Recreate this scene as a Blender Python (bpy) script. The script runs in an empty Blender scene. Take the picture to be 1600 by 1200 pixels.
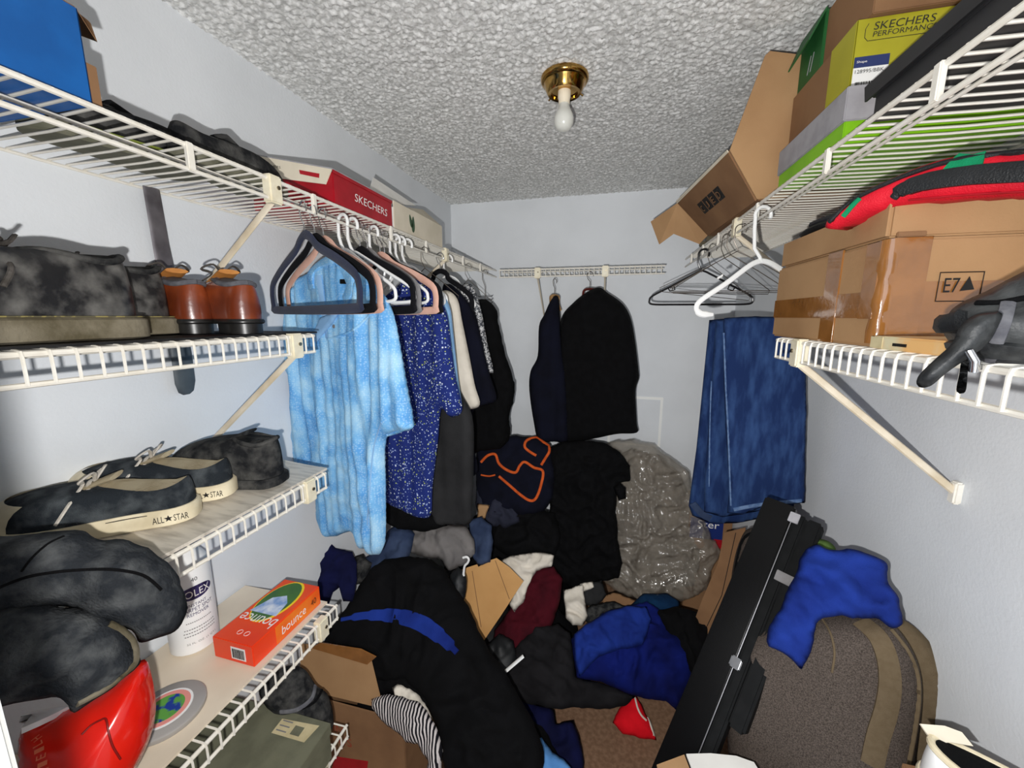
import bpy, bmesh, math, random
import numpy as np
from mathutils import Vector, Matrix, noise
from mathutils.geometry import delaunay_2d_cdt
from mathutils.bvhtree import BVHTree

random.seed(7)
SC = bpy.context.scene
COL = SC.collection
V = Vector
PI = math.pi

# ------------------------------------------------------------------ camera, world, lights, exposure
FPX = 610.0                                   # focal length in pixels of the 1600 px wide frame
PITCH = math.atan(105 / FPX)
YAW = math.atan(152 / (FPX / math.cos(PITCH)))
EYE = V((0, 0, 1.74))
cam_data = bpy.data.cameras.new('camera')
cam_data.sensor_width = 36
cam_data.lens = 36 * FPX / 1600
cam_data.clip_start = 0.01
cam = bpy.data.objects.new('camera', cam_data)
cam.location = EYE
cam.rotation_euler = (PI / 2 - PITCH, 0, YAW)
COL.objects.link(cam)
SC.camera = cam

SC.view_settings.view_transform = 'Standard'
SC.view_settings.look = 'None'
SC.view_settings.gamma = 1
SC.view_settings.exposure = 0.0
SC.view_settings.use_curve_mapping = False

world = bpy.data.worlds.new('world')
SC.world = world
world.use_nodes = True
world.node_tree.nodes['Background'].inputs[0].default_value = (0.75, 0.82, 1.0, 1)
world.node_tree.nodes['Background'].inputs[1].default_value = 0.30

def lamp(name, kind, loc, power, color, size, linear=False, rot=None, size_y=None):
    d = bpy.data.lights.new(name, kind)
    d.energy = power
    d.color = color
    if kind == 'AREA':
        d.shape = 'RECTANGLE'
        d.size = size
        d.size_y = size_y or size
    else:
        d.shadow_soft_size = size
    if linear:
        d.use_nodes = True
        nt = d.node_tree
        em = next(n for n in nt.nodes if n.type == 'EMISSION')
        fo = nt.nodes.new('ShaderNodeLightFalloff')
        fo.inputs['Strength'].default_value = 1.0
        fo.inputs['Smooth'].default_value = 0.22
        nt.links.new(fo.outputs['Linear'], em.inputs['Strength'])
    o = bpy.data.objects.new(name, d)
    o.location = loc
    if rot:
        o.rotation_euler = rot
    COL.objects.link(o)
    return o

# the hand-held flash beside the lens, and a soft unseen fill lamp added behind the open doorway
lamp('hand_flash', 'POINT', (-0.040, -0.005, 1.74 - 0.050), 42.0, (1.0, 0.985, 0.965), 0.006, linear=True)
lamp('doorway_fill', 'AREA', (0.15, -0.45, 1.45), 9.0, (0.85, 0.92, 1.0), 0.7, rot=(PI / 2, 0, 0), size_y=1.7)

# ------------------------------------------------------------------ helpers
def lin(c):
    c = c / 255
    return c / 12.92 if c <= 0.04045 else ((c + 0.055) / 1.055) ** 2.4

def rgb(r, g, b):
    return (lin(r), lin(g), lin(b), 1)

def ray(u, v):
    a, U = u - 800, 600 - v
    y = U * math.sin(PITCH) + FPX * math.cos(PITCH)
    z = U * math.cos(PITCH) - FPX * math.sin(PITCH)
    return V((a * math.cos(YAW) - y * math.sin(YAW), a * math.sin(YAW) + y * math.cos(YAW), z))

def at(u, v, X=None, Y=None, Z=None):
    d = ray(u, v)
    t = X / d.x if X is not None else (Y / d.y if Y is not None else (Z - EYE.z) / d.z)
    return EYE + d * t

class Plane:
    """a real plane in the room: o, normal n (towards the viewer's side), in-plane axes ex, ey"""
    def __init__(s, o, n):
        s.o = V(o); s.n = V(n).normalized()
        up = V((0, 0, 1)) if abs(s.n.z) < 0.95 else V((0, 1, 0))
        s.ex = up.cross(s.n).normalized()
        s.ey = s.n.cross(s.ex).normalized()
    def hit(s, u, v):
        d = ray(u, v)
        return EYE + d * ((s.o - EYE).dot(s.n) / d.dot(s.n))
    def uv(s, p):
        q = V(p) - s.o
        return (q.dot(s.ex), q.dot(s.ey))

def vplane(x, y, ang):
    a = math.radians(ang)
    return Plane((x, y, 1.2), (math.sin(a), -math.cos(a), 0))

def tplane(u, v, Y, tilt=0, yaw=0):
    t, a = math.radians(tilt), math.radians(yaw)
    n = V((math.sin(a) * math.cos(t), -math.cos(a) * math.cos(t), math.sin(t)))
    return Plane(at(u, v, Y=Y), n)

def zplane(z):
    return Plane((0, 1.2, z), (0, 0, 1))

WL = {}
def tag(o, label=None, cat=None, group=None, kind=None):
    if label: o['label'] = label
    if cat: o['category'] = cat
    if group: o['group'] = group
    if kind: o['kind'] = kind
    return o

def thing(name, label, cat, loc, group=None):
    o = bpy.data.objects.new(name, None)
    o.empty_display_size = 0.05
    o.location = V(loc)
    COL.objects.link(o)
    WL[o.name] = V(loc)
    return tag(o, label, cat, group)

def link(name, me, mat, parent=None, recenter=True):
    """link a mesh built in world coordinates; its origin moves to its own base"""
    o = bpy.data.objects.new(name, me)
    if mat is not None:
        for m in (mat if isinstance(mat, (list, tuple)) else [mat]):
            me.materials.append(m)
    c = V((0, 0, 0))
    if recenter and len(me.vertices):
        n = len(me.vertices)
        co = np.empty(n * 3); me.vertices.foreach_get('co', co); co = co.reshape(-1, 3)
        lo, hi = co.min(0), co.max(0)
        c = V(((lo[0] + hi[0]) / 2, (lo[1] + hi[1]) / 2, lo[2]))
        me.transform(Matrix.Translation(-c))
    o.parent = parent
    o.location = c - (WL[parent.name] if parent else V((0, 0, 0)))
    COL.objects.link(o)
    WL[o.name] = c
    return o

def copy_tree(o, parent=None):
    c = o.copy()
    COL.objects.link(c)
    c.parent = parent
    for ch in list(o.children):
        copy_tree(ch, c)
    return c

class MB:
    def __init__(s):
        s.v = []; s.f = []
    def add(s, vs, fs, M=None):
        b = len(s.v)
        s.v += [tuple(M @ V(p)) if M else tuple(p) for p in vs]
        s.f += [tuple(b + i for i in f) for f in fs]
        return s
    def box(s, lo, hi, M=None):
        x0, y0, z0 = lo; x1, y1, z1 = hi
        return s.add([(x0, y0, z0), (x1, y0, z0), (x1, y1, z0), (x0, y1, z0), (x0, y0, z1), (x1, y0, z1), (x1, y1, z1), (x0, y1, z1)],
                     [(0, 3, 2, 1), (4, 5, 6, 7), (0, 1, 5, 4), (1, 2, 6, 5), (2, 3, 7, 6), (3, 0, 4, 7)], M)
    def panel(s, pts, t):
        """a flat polygon of 3-d points given a thickness t (half to either side)"""
        p = [V(q) for q in pts]; n = len(p)
        nn = V((0, 0, 0))
        for i in range(n):
            nn += p[i].cross(p[(i + 1) % n])
        nn = nn.normalized() * t / 2
        s.add([q + nn for q in p] + [q - nn for q in p],
              [tuple(range(n)), tuple(range(2 * n - 1, n - 1, -1))] + [(i + n, (i + 1) % n + n, (i + 1) % n, i) for i in range(n)])
        return s
    def tube(s, pts, r, n=8, closed=False, flat=1.0, up=None):
        p = [V(q) for q in pts]; m = len(p); rings = []
        rr = r if isinstance(r, (list, tuple)) else [r] * m
        prev = None
        for i in range(m):
            if closed:
                t = p[(i + 1) % m] - p[i - 1]
            else:
                t = p[min(i + 1, m - 1)] - p[max(i - 1, 0)]
            t = t.normalized() if t.length > 1e-9 else V((0, 0, 1))
            if up is not None:
                a = t.cross(V(up)).normalized()
            elif prev is None:
                a = t.cross(V((0, 0, 1)) if abs(t.z) < 0.9 else V((1, 0, 0))).normalized()
            else:
                a = (prev - t * prev.dot(t)).normalized()
            prev = a
            b = t.cross(a)
            rings.append([p[i] + (a * math.cos(2 * PI * k / n) + b * math.sin(2 * PI * k / n) * flat) * rr[i] for k in range(n)])
        return s.loft(rings, closed)
    def loft(s, rings, closed=False, caps=True):
        m, n = len(rings), len(rings[0])
        vs = [q for r in rings for q in r]; fs = []
        for i in range(m if closed else m - 1):
            j = (i + 1) % m
            fs += [(i * n + k, i * n + (k + 1) % n, j * n + (k + 1) % n, j * n + k) for k in range(n)]
        if not closed and caps:
            fs += [tuple(range(n - 1, -1, -1)), tuple((m - 1) * n + k for k in range(n))]
        return s.add(vs, fs)
    def lathe(s, prof, n=32, M=None):
        rings = [[V((r * math.cos(2 * PI * k / n), r * math.sin(2 * PI * k / n), z)) for k in range(n)] for r, z in prof]
        if M: rings = [[M @ q for q in r] for r in rings]
        return s.loft(rings)
    def mesh(s, name, bevel=0, seg=2, smooth=True, angle=40):
        me = bpy.data.meshes.new(name)
        me.from_pydata(s.v, [], s.f)
        me.update()
        bm = bmesh.new(); bm.from_mesh(me)
        bmesh.ops.recalc_face_normals(bm, faces=bm.faces)
        if bevel:
            bmesh.ops.bevel(bm, geom=list(bm.edges), offset=bevel, segments=seg, affect='EDGES', clamp_overlap=True)
        bm.to_mesh(me); bm.free()
        if smooth:
            me.polygons.foreach_set('use_smooth', [True] * len(me.polygons))
            me.set_sharp_from_angle(angle=math.radians(angle))
        return me
    def build(s, name, mat, parent=None, **k):
        return link(name, s.mesh(name, **k), mat, parent)

def spline(pts, n=6, closed=False):
    """Catmull-Rom through pts"""
    p = [V(q) for q in pts]; m = len(p); out = []
    for i in range(m if closed else m - 1):
        if closed:
            a, b, c, d = p[i - 1], p[i], p[(i + 1) % m], p[(i + 2) % m]
        else:
            a, b, c, d = p[max(i - 1, 0)], p[i], p[i + 1], p[min(i + 2, m - 1)]
        for k in range(n):
            t = k / n
            out.append(0.5 * ((2 * b) + (c - a) * t + (2 * a - 5 * b + 4 * c - d) * t * t + (3 * b - a - 3 * c + d) * t ** 3))
    if not closed:
        out.append(p[-1])
    return out

# ------------------------------------------------------------------ materials
def material(name, col, rough=0.6, col2=None, vscale=12, vlo=0.4, vhi=0.65, bump=0, bscale=150, spec=0.4, metal=0, coat=0, sheen=0, detail=4, stretch=(1, 1, 1)):
    m = bpy.data.materials.new(name)
    m.use_nodes = True
    nt = m.node_tree; N = nt.nodes; L = nt.links
    b = N['Principled BSDF']
    b.inputs['Base Color'].default_value = col
    b.inputs['Roughness'].default_value = rough
    b.inputs['Specular IOR Level'].default_value = spec
    b.inputs['Metallic'].default_value = metal
    b.inputs['Coat Weight'].default_value = coat
    if sheen:
        b.inputs['Sheen Weight'].default_value = sheen
        b.inputs['Sheen Roughness'].default_value = 0.6
    tc = N.new('ShaderNodeTexCoord')
    mp = N.new('ShaderNodeMapping'); mp.inputs['Scale'].default_value = stretch
    L.new(tc.outputs['Object'], mp.inputs[0])
    if col2 is not None:
        nz = N.new('ShaderNodeTexNoise'); nz.inputs['Scale'].default_value = vscale; nz.inputs['Detail'].default_value = detail
        L.new(mp.outputs[0], nz.inputs['Vector'])
        rp = N.new('ShaderNodeValToRGB')
        rp.color_ramp.elements[0].position = vlo; rp.color_ramp.elements[0].color = col
        rp.color_ramp.elements[1].position = vhi; rp.color_ramp.elements[1].color = col2
        L.new(nz.outputs['Fac'], rp.inputs[0]); L.new(rp.outputs[0], b.inputs['Base Color'])
    if bump:
        nb = N.new('ShaderNodeTexNoise'); nb.inputs['Scale'].default_value = bscale; nb.inputs['Detail'].default_value = 3
        L.new(mp.outputs[0], nb.inputs['Vector'])
        bp = N.new('ShaderNodeBump'); bp.inputs['Strength'].default_value = bump; bp.inputs['Distance'].default_value = 0.002
        L.new(nb.outputs['Fac'], bp.inputs['Height']); L.new(bp.outputs[0], b.inputs['Normal'])
    return m

def cloth(name, col, col2=None, vscale=9, bump=0.5, bscale=500, rough=0.9, spec=0.15, sheen=0.0, **k):
    return material(name, col, rough, col2, vscale, bump=bump, bscale=bscale, spec=spec, sheen=sheen, **k)

m_wall = material('wall_paint', rgb(222, 225, 228), 0.7, rgb(214, 217, 220), 3, bump=0.25, bscale=140, spec=0.25)
m_ceiling = material('popcorn_ceiling', rgb(196, 196, 193), 0.95, rgb(232, 232, 230), 90, 0.42, 0.6, bump=0.35, bscale=300, spec=0.05)
m_carpet = cloth('carpet', rgb(128, 98, 76), rgb(150, 118, 94), 60, bump=1.0, bscale=700)
m_trimpaint = material('trim_paint', rgb(240, 240, 236), 0.45, bump=0.05)
m_shelf = material('white_coated_wire', rgb(236, 232, 222), 0.35, rgb(228, 222, 208), 30, spec=0.5)
m_clip = material('cream_plastic_clip', rgb(238, 230, 205), 0.4, rgb(226, 216, 188), 40, spec=0.5)
m_brace = material('cream_coated_brace', rgb(226, 214, 192), 0.4, rgb(206, 190, 162), 14, spec=0.5)
m_screw = material('screw_metal', rgb(150, 140, 120), 0.35, metal=1)
m_chrome = material('chrome', rgb(215, 215, 218), 0.15, metal=1)

# ------------------------------------------------------------------ the room
XL, XR, YB, YF, HC = -1.0, 0.68, 2.45, 0.07, 2.44
def structure(name, mb, mat, **k):
    o = mb.build(name, mat, **k)
    o['kind'] = 'structure'
    return o
structure('floor', MB().box((XL - 0.1, -1.2, -0.05), (XR + 0.1, YB + 0.1, 0)), m_carpet)
structure('wall_left', MB().box((XL - 0.1, YF - 0.12, 0), (XL, YB + 0.1, HC)), m_wall)
structure('wall_right', MB().box((XR, YF - 0.12, 0), (XR + 0.1, YB + 0.1, HC)), m_wall)
structure('wall_back', MB().box((XL, YB, 0), (XR, YB + 0.1, HC)), m_wall)
DX0, DX1 = -0.203, 0.50
wf = MB().box((XL, YF - 0.12, 0), (DX0 - 0.02, YF, HC)).box((DX1 + 0.02, YF - 0.12, 0), (XR, YF, HC)).box((DX0 - 0.02, YF - 0.12, 2.08), (DX1 + 0.02, YF, HC))
structure('wall_front', wf, m_wall)
structure('trim_1', MB().box((DX0 - 0.02, YF - 0.13, 0), (DX0, YF + 0.001, 2.08)).box((DX1, YF - 0.13, 0), (DX1 + 0.02, YF + 0.001, 2.08)).box((DX0, YF - 0.13, 2.06), (DX1, YF + 0.001, 2.08)), m_trimpaint, bevel=0.002)
for nm, lo, hi in (('baseboard_left', (XL, YF, 0), (XL + 0.012, YB, 0.08)), ('baseboard_right', (XR - 0.012, YF, 0), (XR, YB, 0.08)), ('baseboard_back', (XL + 0.012, YB - 0.012, 0), (XR - 0.012, YB, 0.08))):
    structure(nm, MB().box(lo, hi), m_trimpaint, bevel=0.003)

def popcorn_ceiling():
    nx, ny = 440, 660
    xs = np.linspace(XL - 0.1, XR + 0.1, nx); ys = np.linspace(YF - 0.12, YB + 0.1, ny)
    rs = np.random.RandomState(3)
    h = rs.rand(ny, nx)
    h = (h + np.roll(h, 1, 0) + np.roll(h, 1, 1) + np.roll(h, (1, 1), (0, 1))) / 4
    h = np.clip((h - 0.42) * 4, 0, 1) * 0.0052
    gx, gy = np.meshgrid(xs, ys)
    co = np.stack([gx, gy, HC - h], -1).reshape(-1, 3)
    i = np.arange((ny - 1) * (nx - 1)); r = i // (nx - 1); c = i % (nx - 1); a = r * nx + c
    f = np.stack([a, a + nx, a + nx + 1, a + 1], -1)
    top = np.array([(XL - 0.1, YF - 0.12, HC + 0.06), (XR + 0.1, YF - 0.12, HC + 0.06), (XR + 0.1, YB + 0.1, HC + 0.06), (XL - 0.1, YB + 0.1, HC + 0.06)])
    n0 = len(co)
    me = bpy.data.meshes.new('ceiling')
    me.from_pydata(np.vstack([co, top]).tolist(), [], f.tolist() + [[n0, n0 + 1, n0 + 2, n0 + 3]])
    me.polygons.foreach_set('use_smooth', [True] * len(me.polygons))
    o = link('ceiling', me, m_ceiling)
    o['kind'] = 'structure'
popcorn_ceiling()

# ------------------------------------------------------------------ wire shelves
def wire_shelf(label, wall, front, a0, a1, z, axis='Y', brackets=(), hooks=(), droop=0.0, lip=0.038, hang_rod=False, braced=True):
    """ventilated wire shelf: runs along AXIS from a0 to a1, from the wall coordinate WALL to the front coordinate FRONT"""
    def W(s, d, h):                      # along, across (0 wall .. 1 front), height
        c = wall + (front - wall) * d
        return V((c, s, h)) if axis == 'Y' else V((s, c, h))
    t = thing('wire_shelf', label, 'shelf', W((a0 + a1) / 2, 0.5, z - 0.04), 'wire closet shelves')
    def zz(d): return z - droop * d
    for nm, d, h, r in (('front_rail', 1, zz(1), 0.0042), ('lip_rail', 1, zz(1) - lip, 0.0038), ('back_rail', 0.01, z - 0.004, 0.003), ('middle_rail', 0.80, zz(0.8) - 0.007, 0.003)):
        MB().tube([W(a0, d, h), W((a0 + a1) / 2, d, h), W(a1, d, h)], r, 8).build(nm, m_shelf, t)
    r = 0.0021
    e = 0.004 / abs(front - wall)
    path = [W(0, 0.005, z), W(0, 0.5, zz(0.5)), W(0, 1 - e, zz(1) + 0.0045), W(0, 1 + e * 0.9, zz(1) + 0.003), W(0, 1 + e * 1.3, zz(1) - 0.004), W(0, 1 + e * 1.3, zz(1) - lip)]
    if hang_rod:                         # on these the lower rail hangs from clips and the wires end at the front rail
        path = path[:3] + [W(0, 1 + e * 0.8, zz(1) + 0.001)]
    n = int((a1 - a0 - 0.01) / 0.0254)
    first = None
    for i in range(n + 1):
        s = a0 + 0.006 + i * 0.0254
        dv = V((0, s, 0)) if axis == 'Y' else V((s, 0, 0))
        if first is None:
            first = MB().tube([p + dv for p in path], r, 6).build('cross_wire', m_shelf, t)
            base = first.location.copy() - dv
        else:
            o = first.copy(); o.location = base + dv
            COL.objects.link(o)
    sg = 1 if front > wall else -1
    for s in brackets:
        def B(ds, dd, h): return W(s + ds, 1, h) + (V((sg * dd, 0, 0)) if axis == 'Y' else V((0, sg * dd, 0)))
        z1 = zz(1)
        mb = MB()
        p, q = B(-0.016, -0.012, z1 - lip - 0.010), B(0.016, 0.010, z1 + 0.008)
        mb.box([min(p[i], q[i]) for i in range(3)], [max(p[i], q[i]) for i in range(3)])
        cap = mb.build('bracket_cap', m_clip, t, bevel=0.003)
        MB().tube([B(0.004, 0.009, z1 - 0.016), B(0.004, 0.0125, z1 - 0.016)], 0.004, 10).build('screw', m_screw, cap)
        if not braced: continue
        e1 = W(s, 0.03, z - 0.285)
        MB().tube([B(0, -0.004, z1 - lip - 0.004), (B(0, -0.004, z1 - lip - 0.004) + e1) / 2, e1], 0.0075, 8, flat=0.6, up=(0, 1, 0) if axis == 'Y' else (1, 0, 0)).build('diagonal_brace', m_brace, t)
        p, q = W(s - 0.009, 0.0, z - 0.31), W(s + 0.009, 0.045, z - 0.265)
        MB().box([min(p[i], q[i]) for i in range(3)], [max(p[i], q[i]) for i in range(3)]).build('wall_foot', m_shelf, t, bevel=0.003)
    for s in hooks:
        p, q = W(s - 0.006, 1, zz(1) - lip - 0.002) , W(s + 0.006, 1, zz(1) + 0.004)
        off = V((sg * 0.007, 0, 0)) if axis == 'Y' else V((0, sg * 0.007, 0))
        p -= off * 0.2; q += off
        MB().box([min(p[i], q[i]) for i in range(3)], [max(p[i], q[i]) for i in range(3)]).build('rail_clip', m_shelf, t, bevel=0.0015)
    return t

ZT = 2.02
wire_shelf('long white wire shelf high on the wall above the hanging shirts', XL, -0.69, YF + 0.01, 2.40, ZT, brackets=(0.725, 1.62), hooks=(0.555, 0.84, 1.18, 1.43, 1.82, 2.08), hang_rod=True)
wire_shelf('short white wire shelf carrying black and brown leather shoes', XL, -0.69, YF + 0.01, 0.805, 1.695, brackets=(0.745,))
wire_shelf('short white wire shelf with a pale liner under canvas sneakers', XL, -0.69, YF + 0.01, 0.805, 1.345, braced=False, brackets=(0.745,))
wire_shelf('short white wire shelf holding the spray bottle and orange carton', XL, -0.69, YF + 0.01, 0.805, 0.965, braced=False, brackets=(0.745,))
wire_shelf('lowest short white wire shelf holding the olive shoebox', XL, -0.69, YF + 0.01, 0.805, 0.575, braced=False, brackets=(0.700,))
wire_shelf('white wire shelf on the end wall with two jackets hanging', YB, 2.145, -0.60, 0.262, 1.992, axis='X', brackets=(-0.385, -0.030))
wire_shelf('long white wire shelf stacked with open carton and shoeboxes', XR, 0.375, YF + 0.01, 2.27, 2.035, brackets=(1.42,), hooks=(0.63, 0.88, 1.23, 1.62, 1.86, 2.1), hang_rod=True)
wire_shelf('short white wire shelf carrying the taped brown carton', XR, 0.375, YF + 0.01, 1.012, 1.688, brackets=(0.905,))

# ------------------------------------------------------------------ builders for soft things, hangers, shoes, boxes, lettering
def inside_and_dist(pts, poly):
    a = poly; b = np.roll(poly, -1, 0)
    x, y = pts[:, 0:1], pts[:, 1:2]
    cond = (a[None, :, 1] > y) != (b[None, :, 1] > y)
    with np.errstate(divide='ignore', invalid='ignore'):
        xi = (b[None, :, 0] - a[None, :, 0]) * (y - a[None, :, 1]) / (b[None, :, 1] - a[None, :, 1]) + a[None, :, 0]
    ins = (cond & (x < xi)).sum(1) % 2 == 1
    ab = (b - a)[None]; ap = pts[:, None, :] - a[None]
    t = np.clip((ap * ab).sum(2) / np.maximum((ab * ab).sum(2), 1e-12), 0, 1)
    d = np.sqrt(((ap - t[..., None] * ab) ** 2).sum(2)).min(1)
    return ins, d

def soft(name, outline, pl, thick, mat, parent=None, R=0.05, res=0.011, back=0.6, fold=None, crumple=None, jitter=0.0, bend=None, seed=0, sharp=False, off=0.0):
    """a sewn, filled or crumpled sheet: a closed body with a front and a back, folds as real relief.
    outline: pixels hit on the plane pl (or 3-d points); thick: how far the front swells; R: width of the swelling rim"""
    pts3 = [pl.hit(*p) if len(p) == 2 else V(p) for p in outline]
    loop = [V((*pl.uv(p), 0)) for p in pts3]
    if not sharp:
        loop = spline(loop, 5, closed=True)
    out = []                                           # even spacing
    n = len(loop)
    for i in range(n):
        a, b = loop[i], loop[(i + 1) % n]
        k = max(1, int(round((b - a).length / res)))
        for j in range(k):
            out.append(a.lerp(b, j / k))
    ded = [out[0]]
    for q in out[1:]:
        if (q - ded[-1]).length > res * 0.35: ded.append(q)
    if (ded[0] - ded[-1]).length < res * 0.35: ded.pop()
    if jitter:
        ded = [q + V((noise.noise(V((q.x * 22, q.y * 22, seed))), noise.noise(V((q.x * 22, q.y * 22, seed + 9))), 0)) * jitter + V((noise.noise(V((q.x * 60, q.y * 60, seed + 2))), noise.noise(V((q.x * 60, q.y * 60, seed + 4))), 0)) * jitter * 0.5 for q in ded]
    poly = np.array([(q.x, q.y) for q in ded])
    lo, hi = poly.min(0), poly.max(0)
    gx = np.arange(lo[0], hi[0], res); gy = np.arange(lo[1], hi[1], res * 0.87)
    grid = np.array([(x + (res / 2 if j % 2 else 0), y) for j, y in enumerate(gy) for x in gx])
    ins, d = inside_and_dist(grid, poly)
    inner = grid[ins & (d > res * 0.55)]
    verts = [V((float(x), float(y))) for x, y in np.vstack([poly, inner])]
    m = len(poly)
    vo, _e, fo, *_ = delaunay_2d_cdt(verts, [(i, (i + 1) % m) for i in range(m)], [], 1, 1e-7)
    co = np.array([(q.x, q.y) for q in vo])
    _i, d = inside_and_dist(co, poly)
    rim = d < 1e-5
    p = np.sqrt(np.clip(1 - (1 - np.clip(d / R, 0, 1)) ** 2, 0, 1))
    front = np.zeros(len(co)); both = np.zeros(len(co))
    for i, (x, y) in enumerate(co):
        f = thick * p[i]
        e = min(1.0, d[i] / (R * 0.6))
        if fold:
            ang, fw, fl, amp = fold
            a = math.radians(ang)
            across, along = x * math.cos(a) + y * math.sin(a), -x * math.sin(a) + y * math.cos(a)
            w = noise.noise(V((across * fw * 0.35, along * fl, seed + 3.3))) * 1.6
            f += amp * (noise.noise(V((across * fw + w, along * fl, seed))) + 0.45 * noise.noise(V((across * fw * 2.3, along * fl * 1.6, seed + 5)))) * (0.35 + 0.65 * e)
        if crumple:
            cs, ca = crumple
            q = V((x * cs, y * cs, seed * 1.7))
            wq = V((noise.noise(q * 0.7 + V((5, 1, 2))), noise.noise(q * 0.7 + V((1, 7, 3))), 0)) * 0.9
            c = 0.0
            for o, am in ((1.0, 1.0), (2.1, 0.55), (4.3, 0.30)):      # sharp creases at three sizes
                c += am * (0.42 - abs(noise.noise((q + wq) * o + V((o, 3 * o, 0)))) * 2.0)
            f += ca * (0.25 + 0.75 * e) * c
        front[i] = f
        if bend: both[i] = bend(x, y)
    base = np.array(pl.o); ex, ey, nn = np.array(pl.ex), np.array(pl.ey), np.array(pl.n)
    flat = base + co[:, :1] * ex + co[:, 1:] * ey + (both + off)[:, None] * nn
    F = flat + np.where(rim, np.minimum(np.maximum(front, -0.004), 0.004), np.maximum(front, -0.5 * back * thick * p + 0.0005))[:, None] * nn
    B = flat - (back * thick * p)[:, None] * nn
    vs = F.tolist(); fs = []
    bi = {}
    for i in range(len(co)):
        if rim[i]: bi[i] = i
        else:
            bi[i] = len(vs); vs.append(B[i].tolist())
    for f in fo:
        fs.append(list(f)); fs.append([bi[i] for i in reversed(f)])
    me = bpy.data.meshes.new(name)
    me.from_pydata(vs, [], fs)
    bm = bmesh.new(); bm.from_mesh(me); bmesh.ops.recalc_face_normals(bm, faces=bm.faces); bm.to_mesh(me); bm.free()
    me.polygons.foreach_set('use_smooth', [True] * len(me.polygons))
    return link(name, me, mat, parent)

def garment(name, label, cat, outline, pl, thick, mat, group=None, **k):
    return tag(soft(name, outline, pl, thick, mat, **k), label, cat, group)

def bvh_of(o):
    off = WL[o.name]
    return BVHTree.FromPolygons([v.co + off for v in o.data.vertices], [tuple(p.vertices) for p in o.data.polygons])

def surf_strip(name, on, px, width, mat, parent=None, t=0.003, n=6, widths=None, lift=0.0):
    """a strap, band or piping lying on the surface of ON, along the points seen at the pixels px"""
    trees = [bvh_of(o) for o in (on if isinstance(on, (list, tuple)) else [on])]
    path = []
    for q in spline([V((a, b, 0)) for a, b in px], n):
        d = ray(q.x, q.y).normalized()
        hits = [h for h in (tr.ray_cast(EYE, d) for tr in trees) if h[0] is not None]
        if hits:
            h = min(hits, key=lambda h: h[3])
            nn = h[1] if h[1].dot(d) < 0 else -h[1]
            path.append((h[0], nn))
    if len(path) < 2: return None
    nrm = [sum((path[j][1] for j in range(max(0, i - 3), min(len(path), i + 4))), V((0, 0, 0))).normalized() for i in range(len(path))]
    rings = []
    for i, (p, _) in enumerate(path):
        tg = (path[min(i + 1, len(path) - 1)][0] - path[max(i - 1, 0)][0]).normalized()
        sd = tg.cross(nrm[i]).normalized()
        w = (widths[int(i / len(path) * len(widths))] if widths else width) / 2
        up = nrm[i]
        rings.append([p + sd * w + up * (lift - 0.004), p + sd * w + up * (lift + t * 0.7), p + sd * w * 0.5 + up * (lift + t), p - sd * w * 0.5 + up * (lift + t), p - sd * w + up * (lift + t * 0.7), p - sd * w + up * (lift - 0.004)])
    return MB().loft(rings).build(name, mat, parent, angle=50)

def lettering(body, name, parent, mat, p0, xd, yd, height, width=None, ext=0.0008, shear=0.0):
    """raised flat lettering: p0 is the lower left corner of the writing"""
    cu = bpy.data.curves.new('lettering', 'FONT')
    cu.body = body; cu.size = 1; cu.extrude = 0; cu.shear = shear; cu.resolution_u = 3
    o = bpy.data.objects.new('lettering', cu)
    COL.objects.link(o)
    bpy.context.view_layer.update()
    me = bpy.data.meshes.new_from_object(o.evaluated_get(bpy.context.evaluated_depsgraph_get()))
    bpy.data.objects.remove(o)
    co = np.array([v.co[:] for v in me.vertices]); lo, hi = co.min(0), co.max(0)
    sy = height / (hi[1] - lo[1]); sx = (width / (hi[0] - lo[0])) if width else sy
    xd, yd = V(xd).normalized(), V(yd).normalized(); nn = xd.cross(yd).normalized()
    for v in me.vertices:
        v.co = V(p0) + xd * ((v.co.x - lo[0]) * sx) + yd * ((v.co.y - lo[1]) * sy) + nn * ext
    return link(name, me, mat, parent)

def frame(o, ux, uy=None):
    ux = V(ux).normalized(); uz = V((0, 0, 1))
    uy = V(uy).normalized() if uy else uz.cross(ux).normalized()
    uz = ux.cross(uy).normalized()
    M = Matrix.Identity(4)
    for i, a in enumerate((ux, uy, uz)):
        for j in range(3): M[j][i] = a[j]
    M.translation = V(o)
    return M

def label_patch(name, parent, mat, M, lo, hi):
    return MB().box(lo, hi, M).build(name, mat, parent)

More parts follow.
